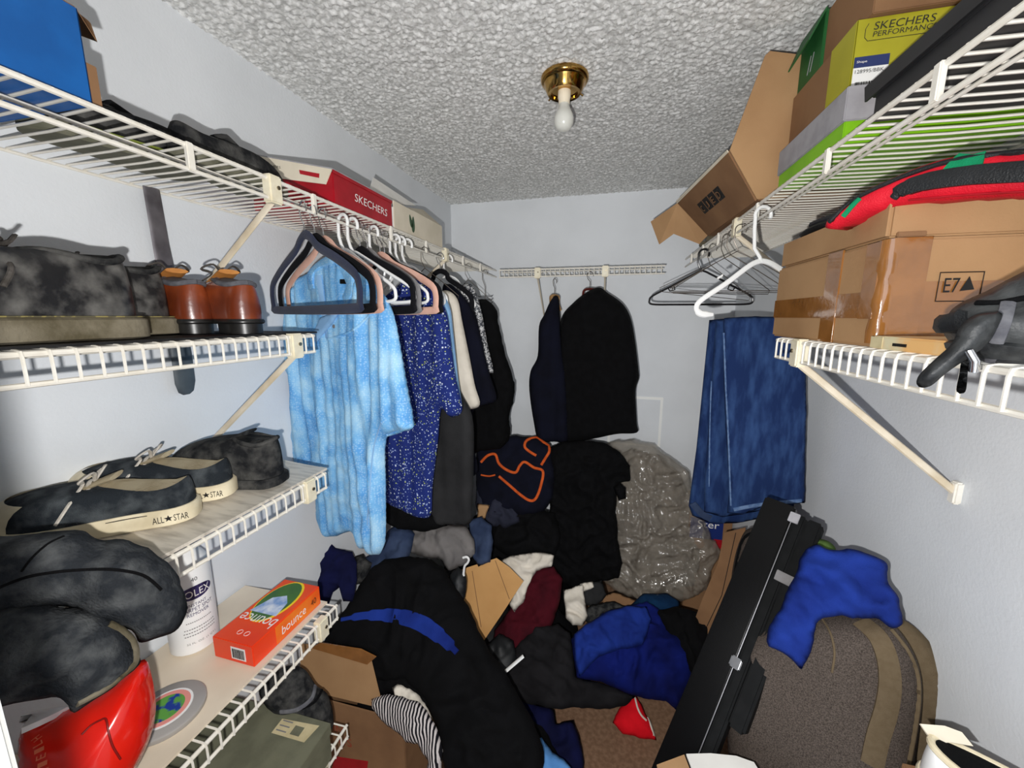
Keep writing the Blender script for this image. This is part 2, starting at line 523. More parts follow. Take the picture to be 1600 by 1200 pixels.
# --- hangers: local frame x across, z up, origin at the rod's centre
def hanger(kind, rail, yaw, mat, label, group, hook_mat=None, tilt=0, w=0.212):
    M = Matrix.Translation(rail) @ Matrix.Rotation(math.radians(yaw), 4, 'Z') @ Matrix.Rotation(math.radians(tilt), 4, 'Y')
    t = thing('clothes_hanger', label, 'hanger', rail, group)
    hm = hook_mat or m_chrome
    R = 0.021 if kind in ('plastic', 'open') else 0.0165
    hk = [V((R * math.cos(a), 0, R * math.sin(a) + 0.001)) for a in [math.radians(x) for x in range(-25, 200, 20)]]
    neck = -0.062
    if kind == 'velvet':
        MB().tube([M @ q for q in hk + [V((-R * 0.7, 0, -0.018)), V((0, 0, -0.032)), V((0, 0, neck))]], 0.0016, 8).build('hook', hm, t)
        up = spline([(-w, 0, -0.185), (-w * 0.94, 0, -0.156), (-w * 0.62, 0, -0.119), (-w * 0.27, 0, -0.088), (-0.028, 0, -0.066), (0, 0, -0.055), (0.028, 0, -0.066), (w * 0.27, 0, -0.088), (w * 0.62, 0, -0.119), (w * 0.94, 0, -0.156), (w, 0, -0.185)], 4)
        lowr = spline([(w, 0, -0.192), (w * 0.985, 0, -0.215), (w * 0.93, 0, -0.224), (0, 0, -0.226), (-w * 0.93, 0, -0.224), (-w * 0.985, 0, -0.215), (-w, 0, -0.192)], 5)
        L = up + lowr
        MB().tube([M @ q for q in L], 0.0105, 8, closed=True, flat=0.35, up=M.to_3x3() @ V((0, 1, 0))).build('frame', mat, t)
    elif kind == 'plastic':
        MB().tube([M @ q for q in hk + [V((-R * 1.02, 0, -0.03)), V((-R * 0.6, 0, -0.052)), V((0, 0, -0.07))]], 0.0042, 8).build('hook', mat, t)
        L = spline([(-0.002, 0, -0.066), (0.04, 0, -0.083), (w * 0.6, 0, -0.128), (w * 0.95, 0, -0.166), (w * 1.02, 0, -0.185), (w * 0.96, 0, -0.203), (w * 0.5, 0, -0.205), (0, 0, -0.205), (-w * 0.5, 0, -0.205), (-w * 0.96, 0, -0.203), (-w * 1.02, 0, -0.185), (-w * 0.95, 0, -0.166), (-w * 0.6, 0, -0.128), (-0.04, 0, -0.083)], 5, closed=True)
        MB().tube([M @ q for q in L], 0.0042, 8, closed=True).build('frame', mat, t)
        for s in (-1, 1):
            MB().tube([M @ V(q) for q in ((s * w * 0.55, 0, -0.122), (s * w * 0.52, 0, -0.142), (s * w * 0.62, 0, -0.148), (s * w * 0.66, 0, -0.134))], 0.003, 6).build('strap_notch', mat, t)
    elif kind == 'open':                       # a flat moulded hanger whose lower ends curl in without a bar
        MB().tube([M @ q for q in hk + [V((-R * 1.02, 0, -0.03)), V((-R * 0.95, 0, -0.08)), V((-0.005, 0, -0.102)), V((0, 0, -0.116))]], 0.0045, 8).build('hook', mat, t)
        for s_ in (-1, 1):
            L = spline([(0, 0, -0.112), (s_ * 0.03, 0, -0.122), (s_ * w * 0.55, 0, -0.165), (s_ * w * 0.92, 0, -0.202), (s_ * w, 0, -0.222), (s_ * w * 0.93, 0, -0.238), (s_ * w * 0.74, 0, -0.243)], 5)
            MB().tube([M @ q for q in L], [0.007] * (len(L) - 8) + [0.009] * 5 + [0.007, 0.006, 0.005], 8, flat=0.6, up=M.to_3x3() @ V((0, 1, 0))).build('arm', mat, t)
            MB().tube([M @ V(q) for q in ((s_ * w * 0.62, 0, -0.150), (s_ * w * 0.60, 0, -0.142), (s_ * w * 0.68, 0, -0.150))], 0.003, 6).build('strap_notch', mat, t)
    elif kind == 'wire':
        L = hk + [V((-R, 0, -0.03)), V((0, 0, -0.06)), V((w * 0.5, 0, -0.11)), V((w, 0, -0.165)), V((w * 0.97, 0, -0.178)), V((-w * 0.97, 0, -0.178)), V((-w, 0, -0.165)), V((-w * 0.5, 0, -0.11)), V((0, 0, -0.058))]
        MB().tube([M @ q for q in L], 0.0014, 6).build('frame', mat, t)
    elif kind == 'wood':
        MB().tube([M @ q for q in hk + [V((-R * 0.7, 0, -0.018)), V((0, 0, -0.032)), V((0, 0, neck - 0.02))]], 0.0018, 8).build('hook', hm, t)
        L = spline([(-w, 0, -0.15), (-w * 0.6, 0, -0.112), (-0.03, 0, -0.078), (0, 0, -0.07), (0.03, 0, -0.078), (w * 0.6, 0, -0.112), (w, 0, -0.15)], 4)
        MB().tube([M @ q for q in L], [0.012] * len(L), 10, flat=0.55).build('frame', mat, t)
    return t

# --- shoes: local frame x from heel to toe, y across, z up, heel at the origin
def shoe(name, label, cat, group, loc, yaw, L=0.29, W=0.105, H=0.075, instep=0.095, toe=0.05, sole=0.025, mats=None, heel=False, cap=False, lace=True, chunky=0.0, fat=1.0, roll=0, opening=0.24, tongue=True, dip=0.16, collar_mat=None, stitch=None):
    m_up, m_so, m_li, m_la, m_to = mats
    M = Matrix.Translation(loc) @ Matrix.Rotation(math.radians(yaw), 4, 'Z') @ Matrix.Rotation(math.radians(roll), 4, 'X')
    t = thing(name, label, cat, loc, group)
    def hw(s):
        b = 0.68 + 0.32 * (lambda k: k * k * (3 - 2 * k))(min(max((s - 0.25) / 0.42, 0), 1))
        if s > 0.74: b *= math.sqrt(max(0, 1 - ((s - 0.74) / 0.26) ** 2)) ** 0.9
        if s < 0.13: b *= math.sqrt(max(0, 1 - ((0.13 - s) / 0.13) ** 2)) * 0.98 + 0.02
        return W / 2 * b
    n = 22
    ss = [0.5 - 0.5 * math.cos(PI * i / n) for i in range(n + 1)]
    loop = [(s, 1) for s in ss] + [(s, -1) for s in reversed(ss[1:-1])]
    def spr(s): return 0.012 * max(0, (s - 0.75) / 0.25) ** 2
    def ring(k, dz, grow=0.0):
        return [M @ V((L * s * (1 + 2 * grow / L) - grow, sd * (hw(s) * k + grow), dz + spr(s))) for s, sd in loop]
    g = 0.004 + chunky
    sm = MB().loft([ring(1, 0.0, g * 0.3), ring(1, 0.003, g), ring(1, sole * 0.5, g * 1.02), ring(1, sole - 0.004, g), ring(1, sole, g * 0.5)])
    if heel:
        hb = [[M @ V((L * s * 0.3, sd * hw(s * 0.3) * k, z)) for s, sd in loop] for k, z in ((0.98, -0.020), (1.0, 0.002))]
        sm.loft(hb)
    so = sm.build('sole', m_so, t, angle=35)
    c0, ca, cb = 0.02 + opening, opening, 0.30
    def collar(s, sd, shrink=0.0, drop=0.0):
        x = L * (c0 - (ca - shrink / L) * math.cos(PI * s))
        y = sd * (W * cb - shrink) * math.sin(PI * s) ** 0.85
        k = s
        z = H * (1 - dip * math.sin(PI * min(1, k * 1.3)) ** 2) * (1 - k ** 3) + instep * k ** 3
        return V((x, y, z - drop))
    K = 9
    rings = []
    def up_pt(s, sd, q, lift=0.0):
        p0 = V((L * s, sd * hw(s), sole - 0.003 + spr(s)))
        p2 = collar(s, sd)
        k = min(max((s - 0.45) / 0.35, 0), 1); k = k * k * (3 - 2 * k)
        z1 = sole + (p2.z - sole) * 0.72 * (1 - k) + (toe * 1.35) * k
        p1 = V((p0.x + (p2.x - p0.x) * (0.12 - 0.10 * k), sd * hw(s) * (1.07 + 0.08 * (fat - 1)), z1))
        p = p0 * (1 - q) ** 2 + p1 * 2 * q * (1 - q) + p2 * q * q
        return p + V((0, 0, lift * q)) + (p - V((L * 0.5, 0, 0.02))).normalized() * lift
    for i in range(K + 1):
        rings.append([M @ up_pt(s, sd, i / K) for s, sd in loop])
    rings.append([M @ collar(s, sd, 0.003, -0.002) for s, sd in loop])
    MB().loft(rings, caps=False).build('upper', m_up, t, angle=60)
    li = [[M @ collar(s, sd, 0.003, -0.001) for s, sd in loop], [M @ collar(s, sd, 0.006, 0.004) for s, sd in loop]]
    for q in (0.4, 0.8, 1.0):
        li.append([M @ V(((1 - q * 0.05) * collar(s, sd, 0.006).x, collar(s, sd, 0.006).y * (1 + 0.1 * q), (1 - q) * collar(s, sd).z + q * (sole + 0.004))) for s, sd in loop])
    MB().loft(li, caps=True).build('lining', m_li, t, angle=60)
    if tongue:
        cx = L * (c0 + ca)
        tg = [(cx + 0.03, instep - 0.012), (cx, instep - 0.001), (cx - 0.018, instep + 0.006), (cx - 0.030, instep + 0.010)]
        MB().loft([[M @ V((x, W * 0.22 * math.cos(a), z + 0.005 * math.sin(a))) for a in [2 * PI * k / 10 for k in range(10)]] for x, z in tg]).build('tongue', m_to, t)
    if collar_mat:
        MB().tube([M @ collar(s, sd, 0.0005, 0.001) for s, sd in loop if s < 0.93], 0.0052, 8).build('padded_collar', collar_mat, t)
    if stitch:
        MB().tube([M @ V((L * s * (1 + 2 * (g - 0.004) / L) - (g - 0.004), sd * (hw(s) + g - 0.003), sole + 0.0008 + spr(s))) for s, sd in loop], 0.0010, 6, closed=True).build('welt_stitching', stitch, t)
    if cap:
        cr = []
        idx = [s for s in ss if s > 0.80]
        arc = [(s, 1) for s in idx] + [(s, -1) for s in reversed(idx[:-1])]
        for i in range(5):
            cr.append([M @ up_pt(s, sd, i * 0.115, 0.0025) for s, sd in arc])
        mb = MB(); nn = len(arc)
        vs = [q for r in cr for q in r]
        mb.add(vs, [(i * nn + k, i * nn + k + 1, (i + 1) * nn + k + 1, (i + 1) * nn + k) for i in range(4) for k in range(nn - 1)])
        mb.build('toe_cap', m_so, t)
    if lace:
        cx = L * (c0 + ca)
        mb = MB()
        for r in range(5):
            s0 = 0.0 + r * 0.017
            x = cx + 0.004 + s0
            zt = instep + 0.002 - s0 * 0.42
            mb.tube(spline([M @ V((x - 0.004, W * 0.24, zt - 0.010)), M @ V((x, W * 0.1, zt + 0.002)), M @ V((x + 0.003, -W * 0.1, zt + 0.002)), M @ V((x + 0.006, -W * 0.24, zt - 0.012))], 4), 0.0032, 6, flat=0.5)
        for sd in (-1, 1):
            mb.tube(spline([M @ V((cx, 0, instep + 0.004)), M @ V((cx - 0.008, sd * 0.018, instep + 0.024)), M @ V((cx + 0.004, sd * 0.036, instep + 0.014)), M @ V((cx + 0.008, sd * 0.016, instep + 0.006)), M @ V((cx + 0.016, sd * W * 0.48, instep - 0.02)), M @ V((cx + 0.03, sd * W * 0.56, instep - 0.045))], 5), 0.003, 6, flat=0.6)
        mb.build('lace', m_la, t)
    return t, M, L


# ------------------------------------------------------------------ object materials
m_black = cloth('black_cloth', rgb(9, 9, 11), rgb(5, 5, 6), 14)
m_blackwool = cloth('black_wool', rgb(4, 4, 5), rgb(9, 9, 11), 30, bscale=900)
m_navycloth = cloth('dark_navy_cloth', rgb(13, 15, 30), rgb(9, 10, 21), 12)
m_navy2 = cloth('navy_cloth', rgb(14, 18, 58), rgb(8, 10, 38), 8)
m_royal = cloth('royal_blue_cloth', rgb(28, 52, 134), rgb(16, 32, 98), 7)
m_royal2 = cloth('deep_blue_cloth', rgb(14, 28, 104), rgb(6, 12, 62), 6)
m_teal = cloth('teal_cloth', rgb(14, 50, 84), rgb(8, 34, 64), 8)
m_skyblue = cloth('sky_blue_cloth', rgb(92, 146, 204), rgb(76, 128, 188), 8)
m_paleblue = cloth('pale_blue_cloth', rgb(140, 182, 222), rgb(124, 166, 208), 10)
m_denim = cloth('denim', rgb(28, 48, 92), rgb(62, 92, 142), 14, bscale=1100, bump=0.8, vlo=0.42, vhi=0.85, stretch=(3, 3, 0.8), detail=8)
m_denim2 = cloth('dark_denim', rgb(44, 56, 82), rgb(64, 78, 106), 10, bscale=1100)
m_seam = cloth('pale_denim_seam', rgb(104, 128, 164), rgb(70, 96, 138), 60)
m_charcoal = cloth('charcoal_cloth', rgb(46, 46, 47), rgb(36, 36, 37), 10)
m_grey = cloth('grey_cotton', rgb(122, 118, 116), rgb(100, 97, 96), 8)
m_white = cloth('white_cotton', rgb(226, 218, 204), rgb(206, 198, 184), 10)
m_maroon = cloth('maroon_cloth', rgb(72, 12, 24), rgb(52, 8, 18), 10)
m_red = cloth('red_fabric', rgb(214, 24, 44), rgb(190, 16, 36), 18, rough=0.6, spec=0.3)
m_black_nylon = cloth('black_nylon', rgb(30, 32, 34), rgb(20, 21, 23), 20, rough=0.5, spec=0.4)
m_darkpants = cloth('wrinkled_dark_cotton', rgb(30, 29, 31), rgb(20, 19, 21), 12)
m_card = material('brown_cardboard', rgb(172, 136, 98), 0.85, rgb(160, 124, 88), 6, bump=0.12, bscale=300, spec=0.15)
m_card2 = material('dull_cardboard', rgb(140, 106, 76), 0.85, rgb(124, 92, 66), 6, bump=0.12, bscale=300, spec=0.15)
m_cardtan = material('tan_cardboard', rgb(196, 150, 96), 0.85, rgb(182, 136, 84), 5, bump=0.1, bscale=300, spec=0.15)
m_tape = material('brown_packing_tape', rgb(148, 98, 48), 0.12, rgb(130, 84, 38), 20, bump=0.25, bscale=60, spec=0.7, coat=0.6)
m_ink = material('black_ink', rgb(18, 16, 16), 0.6)
m_inkwhite = material('white_ink', rgb(238, 236, 232), 0.5)
m_redink = material('red_ink', rgb(150, 62, 40), 0.7)
m_cream = material('cream_board', rgb(226, 216, 196), 0.6, rgb(214, 204, 182), 10)
m_whiteboard = material('white_board', rgb(236, 234, 228), 0.55, rgb(226, 224, 218), 8)
m_redbox = material('red_printed_board', rgb(172, 18, 34), 0.4, rgb(150, 12, 26), 14, spec=0.5)
m_bluebox = material('blue_printed_board', rgb(10, 92, 166), 0.5, rgb(6, 82, 152), 14, bump=0.15, bscale=120)
m_olive = material('olive_board', rgb(112, 112, 92), 0.7, rgb(98, 98, 80), 20, bump=0.15, bscale=300)
m_paper = material('aged_paper_label', rgb(206, 192, 152), 0.7, rgb(190, 176, 136), 30)
m_whitepaper = material('white_paper_label', rgb(238, 238, 236), 0.6)

DUST = dict(vscale=34, vlo=0.42, vhi=0.84, detail=12)
m_blackleather = material('dusty_black_leather', rgb(24, 24, 26), 0.45, rgb(120, 118, 114), bump=0.4, bscale=90, spec=0.5, **DUST)
m_mudsole = material('olive_dusty_sole', rgb(86, 78, 58), 0.85, rgb(124, 116, 98), 22, bump=0.8, bscale=120)
m_tanlining = material('tan_leather_lining', rgb(196, 132, 66), 0.6, rgb(170, 108, 50), 20)
m_brownleather = material('polished_brown_leather', rgb(142, 66, 32), 0.28, rgb(104, 44, 22), 14, bump=0.15, bscale=120, spec=0.6, coat=0.25)
m_blackrubber = material('black_rubber', rgb(22, 21, 21), 0.35, rgb(36, 35, 34), 30, spec=0.5)
m_greysuede = material('grey_collar_suede', rgb(104, 104, 108), 0.9, rgb(82, 82, 88), 60, bump=0.5)
m_canvas = cloth('black_canvas', rgb(38, 43, 48), rgb(88, 93, 96), 34, bscale=700, bump=0.8, vlo=0.45, vhi=0.8)
m_cream_rubber = material('cream_rubber', rgb(232, 220, 190), 0.5, rgb(206, 192, 160), 18)
m_lace = cloth('worn_white_lace', rgb(206, 200, 190), rgb(176, 168, 156), 60)
m_darklace = cloth('dark_lace', rgb(66, 62, 58), rgb(88, 84, 80), 60)
m_beige = cloth('beige_lining', rgb(200, 186, 156), rgb(176, 160, 130), 30)
m_darksuede = material('dusty_dark_suede', rgb(30, 31, 33), 0.95, rgb(96, 95, 92), 34, 0.40, 0.86, bump=1.0, bscale=190, spec=0.1, detail=8)
m_hat = material('dusty_charcoal_felt', rgb(42, 45, 49), 0.95, rgb(104, 106, 106), 34, 0.42, 0.9, bump=1.0, bscale=260, spec=0.1, detail=9)
m_redplastic = material('glossy_red_plastic', rgb(224, 34, 20), 0.18, rgb(206, 24, 14), 8, spec=0.5, coat=0.3)
m_lime = material('lime_board', rgb(128, 190, 22), 0.5, rgb(112, 172, 16), 10)
m_yellow = material('mustard_yellow_board', rgb(172, 166, 36), 0.5, rgb(158, 152, 30), 10)
m_greylid = material('grey_lid_board', rgb(160, 158, 162), 0.6, rgb(146, 144, 148), 30)
m_green = material('dark_green_board', rgb(34, 96, 46), 0.6, rgb(24, 80, 36), 10)
m_blackbox = material('black_board', rgb(38, 38, 40), 0.5, rgb(30, 30, 32), 10)
m_orangebox = material('bright_orange_board', rgb(244, 84, 30), 0.35, rgb(238, 62, 26), 4, spec=0.5)
m_white_gloss = material('glossy_white_plastic', rgb(240, 240, 238), 0.3, spec=0.5)
m_velvet_navy = cloth('navy_velvet', rgb(38, 45, 70), rgb(32, 38, 60), 20, sheen=0.1)
m_velvet_black = cloth('black_velvet', rgb(20, 20, 24), rgb(14, 14, 17), 20)
m_velvet_pink = cloth('blush_velvet', rgb(222, 178, 160), rgb(208, 162, 144), 20)
m_velvet_grey = cloth('grey_velvet', rgb(132, 130, 130), rgb(116, 114, 114), 20)
m_black_plastic = material('black_plastic', rgb(26, 25, 28), 0.3, spec=0.5)
m_wire = material('dull_wire', rgb(120, 112, 104), 0.4, metal=0.8)
m_wood = material('dark_red_wood', rgb(96, 34, 26), 0.4, rgb(70, 22, 18), 30)
m_palewood = material('pale_wood', rgb(178, 140, 92), 0.5, rgb(150, 112, 68), 30)
m_steel = material('dull_grey_steel', rgb(128, 124, 128), 0.45, rgb(86, 82, 86), 12, metal=0.5)
m_tweed = material('taupe_tweed', rgb(100, 90, 83), 0.95, rgb(62, 55, 50), 420, 0.35, 0.65, bump=1.0, bscale=500, spec=0.1)
m_strap = cloth('olive_brown_webbing', rgb(104, 90, 70), rgb(98, 84, 64), 90, bscale=600)

def blotch_shirt():
    m = cloth('mottled_light_blue_print', rgb(118, 178, 226), bump=0.4)
    nt = m.node_tree; N = nt.nodes; L = nt.links; b = N['Principled BSDF']
    tc = next(n for n in N if n.type == 'TEX_COORD')
    nz = N.new('ShaderNodeTexNoise'); nz.inputs['Scale'].default_value = 13; nz.inputs['Detail'].default_value = 4
    L.new(tc.outputs['Object'], nz.inputs['Vector'])
    rp = N.new('ShaderNodeValToRGB'); e = rp.color_ramp.elements
    e[0].position = 0.36; e[0].color = rgb(92, 158, 218); e[1].position = 0.66; e[1].color = rgb(164, 208, 236)
    k = e.new(0.5); k.color = rgb(124, 184, 230)
    L.new(nz.outputs['Fac'], rp.inputs[0])
    vo = N.new('ShaderNodeTexVoronoi'); vo.inputs['Scale'].default_value = 165; vo.inputs['Randomness'].default_value = 0.6
    L.new(tc.outputs['Object'], vo.inputs['Vector'])
    r2 = N.new('ShaderNodeValToRGB'); r2.color_ramp.elements[0].position = 0.12; r2.color_ramp.elements[0].color = (0.42, 0.42, 0.42, 1); r2.color_ramp.elements[1].position = 0.52; r2.color_ramp.elements[1].color = (0, 0, 0, 1)
    L.new(vo.outputs['Distance'], r2.inputs[0])
    mx = N.new('ShaderNodeMix'); mx.data_type = 'RGBA'
    L.new(r2.outputs[0], mx.inputs[0]); L.new(rp.outputs[0], mx.inputs[6]); mx.inputs[7].default_value = rgb(206, 232, 246)
    L.new(mx.outputs[2], b.inputs['Base Color'])
    return m
m_polo = blotch_shirt()

def speckle(name, ground, dots, scale, size, frac):
    m = cloth(name, ground, bump=0.3)
    nt = m.node_tree; N = nt.nodes; L = nt.links; b = N['Principled BSDF']
    tc = next(n for n in N if n.type == 'TEX_COORD')
    last = None
    for i, (sc, sz, colr) in enumerate(dots):
        vo = N.new('ShaderNodeTexVoronoi'); vo.inputs['Scale'].default_value = sc
        L.new(tc.outputs['Object'], vo.inputs['Vector'])
        sep = N.new('ShaderNodeSeparateColor'); L.new(vo.outputs['Color'], sep.inputs[0])
        g = N.new('ShaderNodeMath'); g.operation = 'MULTIPLY'; L.new(sep.outputs[0], g.inputs[0]); g.inputs[1].default_value = sz
        lt = N.new('ShaderNodeMath'); lt.operation = 'LESS_THAN'; L.new(vo.outputs['Distance'], lt.inputs[0]); L.new(g.outputs[0], lt.inputs[1])
        mx = N.new('ShaderNodeMix'); mx.data_type = 'RGBA'
        L.new(lt.outputs[0], mx.inputs[0]); mx.inputs[7].default_value = colr
        if last is None: mx.inputs[6].default_value = ground
        else: L.new(last, mx.inputs[6])
        last = mx.outputs[2]
    L.new(last, b.inputs['Base Color'])
    return m
m_speckle = speckle('navy_speckled_print', rgb(32, 46, 112), [(125, 0.36, rgb(150, 168, 208)), (92, 0.28, rgb(212, 220, 232)), (102, 0.27, rgb(166, 180, 92))], 0, 0, 0)
m_greyprint = speckle('grey_and_white_print', rgb(70, 72, 78), [(150, 0.9, rgb(206, 206, 206)), (110, 0.5, rgb(150, 152, 156))], 0, 0, 0)

def stripes():
    m = cloth('black_and_white_stripe', rgb(20, 20, 24), bump=0.3)
    nt = m.node_tree; N = nt.nodes; L = nt.links; b = N['Principled BSDF']
    tc = next(n for n in N if n.type == 'TEX_COORD')
    mp = N.new('ShaderNodeMapping'); mp.inputs['Rotation'].default_value = (0, math.radians(22), 0)
    L.new(tc.outputs['Object'], mp.inputs[0])
    w = N.new('ShaderNodeTexWave'); w.inputs['Scale'].default_value = 34; w.inputs['Distortion'].default_value = 2.2; w.inputs['Detail Scale'].default_value = 0.25; w.inputs['Detail'].default_value = 1
    L.new(mp.outputs[0], w.inputs['Vector'])
    rp = N.new('ShaderNodeValToRGB'); rp.color_ramp.interpolation = 'CONSTANT'
    rp.color_ramp.elements[0].color = rgb(20, 19, 24); rp.color_ramp.elements[1].position = 0.55; rp.color_ramp.elements[1].color = rgb(198, 190, 188)
    L.new(w.outputs['Fac'], rp.inputs[0]); L.new(rp.outputs[0], b.inputs['Base Color'])
    return m
m_stripe = stripes()

def marbled_liner():
    m = material('pale_wood_grain_liner', rgb(214, 206, 192), 0.4, rgb(162, 154, 142), 5, 0.45, 0.75, spec=0.4, stretch=(3, 14, 3), detail=8)
    return m
m_liner = marbled_liner()
m_liner2 = material('cream_shelf_liner', rgb(226, 212, 190), 0.35, rgb(212, 196, 174), 5, spec=0.4, bump=0.05)
m_blackmat = material('black_shelf_mat', rgb(22, 22, 23), 0.6, rgb(32, 32, 33), 30, spec=0.3)

def clear_plastic():
    m = bpy.data.materials.new('crinkled_clear_plastic')
    m.use_nodes = True
    nt = m.node_tree; N = nt.nodes; L = nt.links
    b = N['Principled BSDF']
    b.inputs['Base Color'].default_value = rgb(178, 170, 158); b.inputs['Roughness'].default_value = 0.14; b.inputs['Specular IOR Level'].default_value = 1.0; b.inputs['Coat Weight'].default_value = 1.0; b.inputs['Coat Roughness'].default_value = 0.06
    tr = N.new('ShaderNodeBsdfTransparent'); tr.inputs[0].default_value = (0.9, 0.89, 0.87, 1)
    mx = N.new('ShaderNodeMixShader'); mx.inputs[0].default_value = 0.34
    L.new(tr.outputs[0], mx.inputs[1]); L.new(b.outputs[0], mx.inputs[2]); L.new(mx.outputs[0], N['Material Output'].inputs['Surface'])
    tc = N.new('ShaderNodeTexCoord'); nz = N.new('ShaderNodeTexNoise'); nz.inputs['Scale'].default_value = 15; nz.inputs['Detail'].default_value = 1.5
    L.new(tc.outputs['Object'], nz.inputs['Vector'])
    bp = N.new('ShaderNodeBump'); bp.inputs['Strength'].default_value = 1.0; bp.inputs['Distance'].default_value = 0.03
    L.new(nz.outputs['Fac'], bp.inputs['Height']); L.new(bp.outputs[0], b.inputs['Normal'])
    return m
m_clear = clear_plastic()
m_grime = cloth('grey_brown_stuffing', rgb(124, 115, 104), rgb(84, 76, 68), 9)

# ------------------------------------------------------------------ ceiling lamp
def ceiling_lamp():
    c = V((-0.156, 1.285, HC - 0.003))
    t = thing('ceiling_lamp', 'small brass ceiling lamp holder with one bare unlit bulb', 'lamp', c - V((0, 0, 0.17)))
    m_brass = material('polished_brass', rgb(196, 158, 92), 0.12, rgb(170, 130, 66), 30, metal=1)
    m_bulb = material('frosted_bulb_glass', rgb(214, 214, 206), 0.25, spec=0.5, coat=0.5)
    m_sock = material('ivory_socket', rgb(236, 224, 200), 0.5)
    M = Matrix.Translation(c)
    MB().lathe([(0.0, 0.0), (0.066, 0.0), (0.070, -0.004), (0.070, -0.012), (0.066, -0.018), (0.061, -0.020), (0.058, -0.026), (0.052, -0.042), (0.048, -0.047), (0.040, -0.046), (0.038, -0.040), (0, -0.040)], 48, M).build('canopy', m_brass, t)
    for k in range(3):
        a = 0.5 + k * 2 * PI / 3
        MB().tube([c + V((0.044 * math.cos(a), 0.044 * math.sin(a), -0.036)), c + V((0.060 * math.cos(a), 0.060 * math.sin(a), -0.044))], 0.0025, 8).build('thumb_screw', m_brass, t)
    MB().lathe([(0, -0.036), (0.019, -0.036), (0.019, -0.058), (0.017, -0.062), (0.0165, -0.074), (0, -0.074)], 24, M).build('socket', m_sock, t)
    MB().lathe([(0, -0.070), (0.0145, -0.070), (0.0155, -0.080), (0.021, -0.092), (0.027, -0.104), (0.0295, -0.116), (0.028, -0.130), (0.021, -0.142), (0.011, -0.148), (0.0, -0.149)], 32, M).build('bulb', m_bulb, t)
ceiling_lamp()

# access panel on the end wall
t = thing('access_panel', 'white plumbing access panel set into the end wall', 'panel', (0.20, YB, 0.98))
MB().box((0.02, YB - 0.006, 0.95), (0.335, YB - 0.0005, 1.262)).build('panel_frame', m_trimpaint, t, bevel=0.002)
MB().box((0.035, YB - 0.009, 0.965), (0.32, YB - 0.004, 1.247)).build('panel_door', m_wall, t, bevel=0.002)

# ------------------------------------------------------------------ shelf liners
def liner(label, x0, x1, y0, y1, z, mat, back_lift=0.0, thick=0.004):
    n = 10
    top = []; bot = []
    rings = []
    for i in range(n + 1):
        k = i / n
        x = x1 + (x0 - x1) * k
        zz = z + back_lift * k ** 1.4
        rings.append([V((x, y0, zz)), V((x, (y0 + y1) / 2, zz)), V((x, y1, zz)), V((x, y1, zz + thick)), V((x, (y0 + y1) / 2, zz + thick)), V((x, y0, zz + thick))])
    return tag(MB().loft(rings).build('shelf_liner', mat, angle=30), label, 'shelf liner')
liner('thin black mat lying under the leather shoes', -0.985, -0.700, 0.10, 0.83, 1.7005, m_blackmat)
liner('pale wood-grain board under the canvas sneakers', -0.99, -0.690, 0.14, 0.812, 1.3515, m_liner, 0.03, 0.006)
liner('cream board under the spray bottle and orange carton', -0.99, -0.715, 0.10, 0.80, 0.9705, m_liner2, 0.0, 0.005)

# ------------------------------------------------------------------ things on the long left shelf
ZS = ZT + 0.0068
def open_blue_box():
    x0, x1, y0, y1, z0, z1 = -0.965, -0.705, 0.13, 0.442, ZS, ZS + 0.118
    t = thing('shoebox', 'open blue cardboard box with a brown inside flap on the high shelf', 'box', (-0.83, 0.3, ZS))
    e = 0.002
    for nm, lo, hi in (('bottom_panel', (x0 + e, y0 + e, z0), (x1 - e, y1 - e, z0 + e)), ('front_panel', (x1 - e, y0, z0), (x1, y1, z1)), ('back_panel', (x0, y0, z0), (x0 + e, y1, z1)), ('end_panel', (x0, y0, z0), (x1, y0 + e, z1)), ('end_panel', (x0, y1 - e, z0), (x1, y1, z1))):
        MB().box(lo, hi).build(nm, m_bluebox, t, bevel=0.0006)
    for lo, hi in (((x1 - 2.2 * e, y0 + e, z0 + e), (x1 - e, y1 - e, z1 + 0.002)), ((x0 + e, y0 + e, z0 + e), (x0 + 2.2 * e, y1 - e, z1 + 0.002)), ((x0 + 2.2 * e, y1 - 2.2 * e, z0 + e), (x1 - 2.2 * e, y1 - e, z1 + 0.002))):
        MB().box(lo, hi).build('inner_panel', m_card2, t)
    MB().panel([(x1, y1 - 0.002, z1), (x0 + 0.02, y1 - 0.002, z1), (x0 + 0.05, y1 + 0.022, z1 + 0.060), (x1 - 0.07, y1 + 0.024, z1 + 0.040), (x1 - 0.022, y1 + 0.026, z1 + 0.004), (x1 - 0.012, y1 + 0.024, z1 - 0.022)], 0.003).build('end_flap', m_card2, t)
    MB().box((x1 - 0.010, y1 - 0.0005, z0), (x1 - 0.0005, y1 + 0.012, z0 + 0.055)).build('corner_tab', m_card2, t, bevel=0.001)
open_blue_box()

